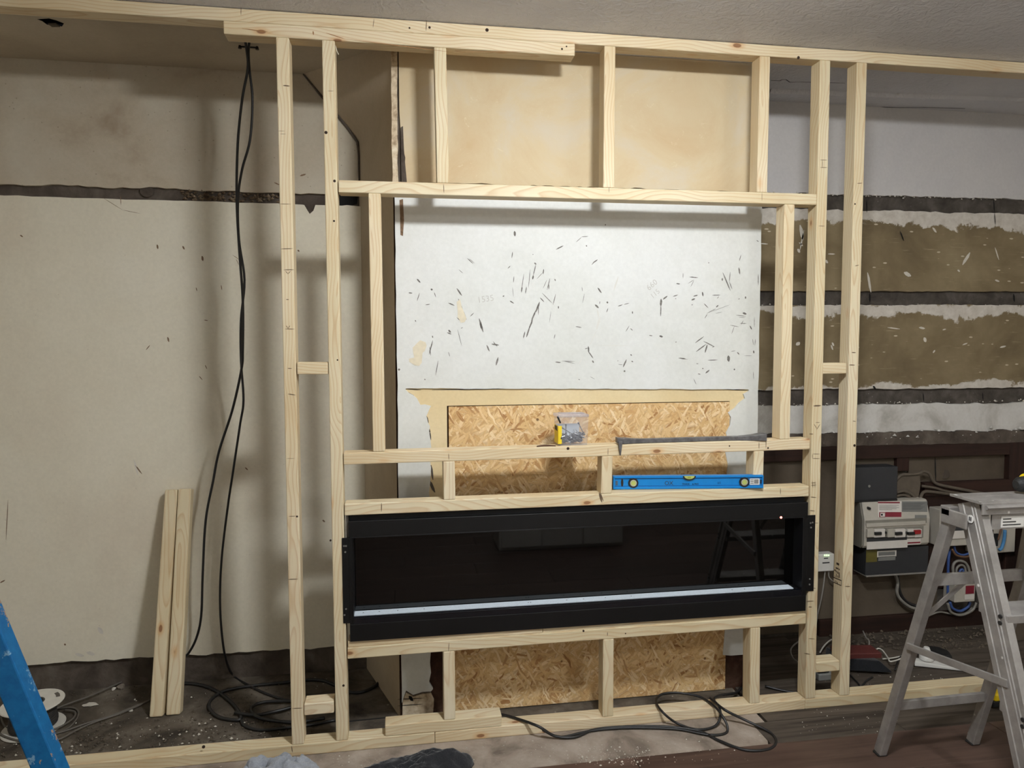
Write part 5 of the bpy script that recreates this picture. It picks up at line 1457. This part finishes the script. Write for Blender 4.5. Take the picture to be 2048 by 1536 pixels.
MB().box(a.x, b.x, .49, .575, b.z, a.z).build('cover', M_CHAR, LB, bevel=.003)
MB().box(a.x + .002, b.x + .002, .484, .575, b.z - .006, b.z).build('base_tray', mat_plain('grey_tray', rgb(128, 124, 118), .5), LB, bevel=.001, seg=1)
plate(280, 1030, 460, 1225, .4885, .002, 'olive_sticker', mat_plain('olive_sticker', rgb(92, 84, 30), .6), LB)
w = plate(462, 1045, 790, 1130, .4885, .002, 'white_label', M_LAB, LB)
for k in range(3): plate(485, 1062 + 20 * k, 770, 1070 + 20 * k, .488, .001, 'label_text_line', M_LABG, w)
plate(485, 1140, 775, 1195, .4885, .002, 'dark_label', M_LABG, LB)
# fibre box with three green lights
a, b = onY(1637, 1109, .53), onY(1668, 1142, .53)
NB = thing('network_box', ((a.x + b.x) / 2, .55, b.z), 'small white network box with three green lights between the right studs', 'network box')
MB().box(a.x, b.x, .53, .572, b.z, a.z).build('case', M_WPLAST, NB, bevel=.004)
for k, px in enumerate((1649.5, 1653.3, 1657)):
    q = onY(px, 1110.5, .53); MB().cyl((q.x, .531, q.z), (q.x, .528, q.z), .0028, .0024, 10).build('status_light', mat_plain('green_led', (.3, 1, .2, 1), .4, emit=(.35, 1, .2, 1), estr=3.0), NB)
for (x0_, x1_, yy_) in ((1648, 1656, 1116.5), (1645, 1659, 1125.5)):
    a1, b1 = onY(x0_, yy_ - .8, .5295), onY(x1_, yy_ + .8, .5295); MB().box(a1.x, b1.x, .5292, .531, b1.z, a1.z).build('printed_line', M_CHAR, NB)
for px in ([(1650, 1143), (1647, 1170), (1642, 1200), (1635, 1230), (1630, 1262)], [(1657, 1143), (1658, 1154), (1665, 1162), (1680, 1170)]):
    MB().tube(smooth_path([onY(x, y, .545) for x, y in px], 5), .003, 6).build('lead', mat_plain('pale_lead', rgb(150, 146, 138), .5), NB, smooth=True)
# second unit behind the ladder
S2 = thing('second_consumer_unit', (2.72, .54, .42), 'open white switchgear housing behind the step ladder', 'fuse box')
quadbox(1881, 1020, 1952, 1090, .50, .07, 'housing', M_CU, S2, .003, False)
quadbox(1952, 1030, 2030, 1104, .515, .055, 'housing', M_CU, S2, .003, False)
quadbox(1900, 1040, 1948, 1060, .494, .01, 'breaker', M_CHAR, S2, .001, False)
quadbox(1904, 1062, 1946, 1076, .494, .01, 'breaker', M_LAB, S2, .001, False)
quadbox(1982, 1060, 1986, 1086, .508, .01, 'slot', M_RUB, S2, .0, False)
quadbox(1990, 1068, 1996, 1092, .508, .01, 'slot', M_RUB, S2, .0, False)
IS = thing('isolator_switch', (2.72, .53, .20), 'small white isolator box with a dark red label low behind the ladder', 'switch')
quadbox(1911, 1161, 1950, 1203, .50, .07, 'case', M_CU, IS, .003, False)
w = quadbox(1932, 1172, 1948, 1187, .4985, .002, 'red_label', M_RED, IS, 0, False)
quadbox(1930, 1190, 1948, 1198, .4985, .002, 'white_label', M_LAB, IS, 0, False)
SH = thing('cable_sheath', (2.5, .53, .6), 'folded grey sheathing with cables beside the black meter box', 'cable')
M_SHEATH = mat_plain('dusty_sheath', rgb(88, 78, 66), .8, var=.15)
c = MB()
for px, r in (([(1790, 962), (1803, 950), (1822, 949), (1838, 947), (1846, 943), (1858, 947), (1866, 962), (1880, 970), (1920, 978), (1985, 991)], .007),
              ([(1793, 985), (1808, 982), (1822, 988), (1834, 1000)], .007), ([(1793, 992), (1808, 990), (1822, 996), (1828, 1004)], .006),
              ([(1840, 996), (1848, 984), (1866, 984), (1900, 988), (1950, 993)], .007), ([(1844, 972), (1870, 976), (1900, 984), (1965, 992)], .006)):
    MB().tube(smooth_path([onY(x, y, .535) for x, y in px], 5), r, 8).build('cable', M_SHEATH, SH, smooth=True)
c = MB(); c.prism([onY(x, y, .535) for x, y in [(1792, 962), (1803, 952), (1822, 951), (1840, 950), (1842, 968), (1838, 990), (1836, 1002), (1818, 988), (1804, 981), (1792, 984)]], (0, .025, 0)); c.build('sheath', M_SHEATH, SH, bevel=.004)
M_BLUEC = mat_plain('blue_core', rgb(58, 84, 140), .5); M_BROWNC = mat_plain('brown_core', rgb(104, 74, 52), .5); M_GC2 = mat_plain('grey_core', rgb(126, 122, 114), .5)
WN = thing('wiring_loops', (2.7, .53, .3), 'tangle of blue, brown and grey wires hanging under the switchgear behind the ladder', 'wiring')
for px, r, m, Y in (([(1908, 1092), (1912, 1104), (1925, 1110), (1940, 1106)], .005, M_BLUEC, .53), ([(1904, 1098), (1912, 1110), (1930, 1114), (1945, 1110)], .005, M_BROWNC, .52),
    ([(1900, 1098), (1897, 1120), (1896, 1160), (1896, 1200)], .006, M_BLUEC, .54), ([(1908, 1160), (1906, 1132), (1915, 1122), (1930, 1125), (1938, 1140), (1938, 1158)], .006, M_GC2, .52),
    ([(1914, 1160), (1913, 1138), (1922, 1130), (1930, 1136), (1932, 1158)], .005, M_GC2, .52), ([(1918, 1160), (1920, 1142), (1926, 1140), (1926, 1158)], .005, M_BLUEC, .515),
    ([(1900, 1204), (1905, 1216), (1920, 1222), (1935, 1214), (1940, 1204)], .006, M_BLUEC, .53), ([(1895, 1206), (1902, 1224), (1922, 1230), (1945, 1220), (1952, 1205)], .006, M_GC2, .53),
    ([(2010, 1060), (2008, 1080), (2003, 1096), (1998, 1100)], .007, mat_plain('light_blue_core', rgb(70, 130, 180), .5), .50), ([(2004, 1050), (2000, 1066), (1996, 1080)], .004, M_BROWNC, .50),
    ([(1790, 1147), (1795, 1165), (1794, 1185), (1802, 1200), (1820, 1214), (1840, 1219)], .007, M_GC2, .54), ([(1795, 1150), (1800, 1185), (1815, 1205), (1840, 1214)], .007, M_CABLE, .55),
    ([(1860, 1230), (1880, 1224), (1905, 1228), (1930, 1226), (1945, 1215)], .004, M_GC2, .54)):
    MB().tube(smooth_path([onY(x, y, Y) for x, y in px], 6), r, 8).build('wire', m, WN, smooth=True)
# board leaning at the far right
c = MB()
p0 = onZ(2012, 1285); p1 = onZ(2075, 1275)
c.hull8([(p0.x, p0.y, .003), (p1.x, p0.y, .003), (p1.x, p0.y + .02, .003), (p0.x, p0.y + .02, .003)] + [(q.x, .52 + d, q.z) for q, d in ((onY(2048, 1040, .52), 0), (onY(2110, 1040, .52), 0), (onY(2110, 1040, .54), .02), (onY(2048, 1040, .54), .02))])
tag(c.build('leaning_board', M_BOARD_GREY, None, bevel=.002), 'grey-brown board leaning against the cupboard behind the ladder', 'board')

# ================================================================ things on the floor at the right
bz = onZ(1745, 1352)
BR = thing('broom_head', onZ(1745, 1345), 'broom head with a red back and black bristles lying behind the right stud', 'broom head')
a, b = onZ(1700, 1340, .0), onZ(1788, 1352, .0)
c = MB(); c.hull8([(a.x - .05, a.y - .02, .012), (b.x, b.y + .0, .012), (b.x - .03, b.y + .10, .012), (a.x - .05, a.y + .09, .012), (a.x - .05, a.y - .0, .055), (b.x - .04, b.y + .03, .05), (b.x - .055, b.y + .10, .055), (a.x - .05, a.y + .09, .06)])
c.build('bristles', mat_cloth('black_bristle', rgb(12, 13, 15), rgb(30, 32, 36), .8, 400), BR, bevel=.004)
c = MB(); a2, b2 = onZ(1700, 1314, .06), onZ(1764, 1311, .06)
c.hull8([(a.x - .05, a2.y, .052), (b2.x, b2.y, .048), (b2.x, b2.y + .07, .052), (a.x - .05, a2.y + .07, .058), (a.x - .05, a2.y, .076), (b2.x, b2.y, .070), (b2.x, b2.y + .07, .074), (a.x - .05, a2.y + .07, .08)])
c.build('red_back', mat_plain('dull_red', rgb(86, 36, 32), .6, var=.1), BR, bevel=.003)
M_WCABLE = mat_plain('white_cable', rgb(196, 192, 182), .5)
floor_tube('white_lead', [(1746, 1304), (1756, 1297), (1765, 1301), (1776, 1316), (1781, 1323), (1800, 1318), (1805, 1313)], .003, M_WCABLE, 'bent white lead on the floor to the right of the broom head', 'cable', z=.03)
floor_tube('white_lead', [(1765, 1318), (1785, 1316), (1806, 1312), (1830, 1308)], .003, M_WCABLE, 'straight white lead on the floor beside the bent one', 'cable', z=.01)
floor_tube('white_lead', [(1726, 1262), (1732, 1275), (1738, 1282), (1736, 1296), (1724, 1306)], .003, mat_plain('grey_white_lead', rgb(140, 136, 128), .5), 'thin pale lead dropping from the cupboard to the broom head', 'cable', z=.05)
floor_tube('white_lead', [(1640, 1305), (1648, 1292), (1660, 1281), (1675, 1276)], .003, M_WCABLE, 'pale lead on the floor between the two right studs', 'cable', z=.02)
floor_tube('white_lead', [(1598, 1282), (1586, 1292), (1581, 1302), (1586, 1316), (1596, 1324)], .003, mat_plain('dim_white_lead', rgb(150, 146, 138), .5), 'pale curved lead in the dark bay left of the double stud', 'cable', z=.03)
floor_tube('black_lead', [(1700, 1350), (1715, 1365), (1722, 1372), (1735, 1360), (1745, 1354)], .003, M_CABLE, 'black lead lying in front of the broom head', 'cable', z=.006)
floor_tube('black_lead', [(1790, 1340), (1796, 1322), (1806, 1308), (1822, 1304), (1840, 1310), (1838, 1320), (1826, 1330)], .003, M_CABLE, 'black lead looping between the broom head and the white plug', 'cable', z=.01)
# white plug on a trunking length
a, b = onZ(1830, 1334, .0), onZ(1942, 1346, .0)
TK = MB(); TK.hull8([(a.x, a.y, .004), (b.x, b.y, .004), (b.x - .05, b.y + .075, .004), (a.x, a.y + .045, .004), (a.x, a.y, .022), (b.x, b.y, .012), (b.x - .05, b.y + .075, .014), (a.x, a.y + .045, .024)])
tag(TK.build('white_trunking', M_WPLAST, None, bevel=.002), 'flat white plastic strip on the floor behind the ladder leg', 'plastic strip')
q = onZ(1856, 1322, .02)
c = MB(); c.lathe([(0, 0), (.026, 0), (.026, .012), (.018, .03), (.010, .05), (0, .05)], (q.x, q.y + .01, .024), 20)
tag(c.build('white_plug', M_WPLAST, None, smooth=False), 'white cone-shaped plug standing behind the flat white strip', 'plug')
q = onZ(1885, 1322, .01)
c = MB(); c.lathe([(0, 0), (.05, 0), (.055, .012), (.045, .028), (0, .032)], (q.x + .012, q.y + .045, .004), 24)
tag(c.build('black_disc', M_RUB, None, smooth=False), 'low black round gadget on the floor behind the white plug', 'gadget')
# dark adaptor seen between the right studs
p = onZ(1650, 1362)
AD = thing('power_adaptor', p, 'black power adaptor on a pale block behind the lower right noggin', 'adaptor')
MB().box(p.x - .03, p.x + .02, p.y, p.y + .05, .03, .085).build('adaptor_body', M_RUB, AD, bevel=.006)
MB().box(p.x - .03, p.x + .05, p.y - .005, p.y + .055, .003, .030).build('socket_block', M_LABG, AD, bevel=.004)

# ================================================================ plaster crumbs and grit
rng = random.Random(51)
def crumbs(name, regions, mat, label, z0=.001):
    c = MB()
    for (px0, py0, px1, py1, nn, r0_, r1_) in regions:
        for i in range(nn):
            q = onZ(rng.uniform(px0, px1), rng.uniform(py0, py1))
            if q.y > .56: continue
            if -.008 < q.y < .066: continue
            r_ = r0_ + (r1_ - r0_) * rng.random() ** 3
            zf = .006 if q.y < YL else .002
            c.rock((q.x, q.y, zf + r_ * .3), r_, rng)
    o = c.build(name, mat, None)
    return tag(o, label, 'rubble', kind='stuff')
crumbs('plaster_crumbs', [(150, 1440, 560, 1500, 130, .0008, .006), (0, 1480, 200, 1515, 40, .0008, .005), (200, 1385, 420, 1440, 25, .0008, .005), (1150, 1495, 1300, 1536, 150, .001, .0045), (930, 1480, 1500, 1530, 120, .0008, .003), (640, 1500, 760, 1536, 40, .001, .004), (1640, 1350, 1980, 1372, 40, .001, .004), (1600, 1420, 1800, 1470, 60, .0008, .003)], mat_plain('white_crumbs', rgb(196, 190, 176), .9), 'scattered white plaster crumbs on the floor around the frame')
crumbs('dark_grit', [(150, 1440, 600, 1505, 900, .001, .006), (380, 1400, 640, 1470, 250, .001, .006), (0, 1478, 220, 1525, 200, .001, .006), (1660, 1258, 1990, 1300, 650, .002, .011), (80, 1372, 600, 1400, 300, .001, .006)], mat_plain('dark_grit', rgb(84, 74, 62), .95, var=.3), 'dark rubble and grit swept along the floor by the walls')
# larger lumps
for i, (px, py_, r_, lab) in enumerate(((243, 1378, .016, 'grey lump of mortar on the floor against the left skirting'), (228, 1380, .010, 'small pale plaster chip beside the grey mortar lump'), (180, 1411, .016, 'flat pale plaster flake on the floor right of the cable reel'), (262, 1423, .008, 'small white plaster chip left of the leaning offcuts'))):
    c = MB(); q = onZ(px, py_)
    rr = random.Random(i + 5)
    bmesh.ops.create_icosphere(c.bm, subdivisions=2, radius=r_)
    for v in c.bm.verts:
        v.co *= .8 + .5 * mnoise.noise(v.co * 90 + Vector((i, 0, 0)))
        v.co.z *= .25 if i == 2 else .8
        if i == 2: v.co.x *= 1.9
        v.co += Vector((q.x, q.y, r_ * (.22 if i == 2 else .55)))
    tag(c.build('plaster_lump', mat_plain('plaster_lump_%d' % i, rgb(122, 112, 100) if i == 0 else rgb(198, 192, 180), .9, var=.1), None), lab, 'plaster lump')
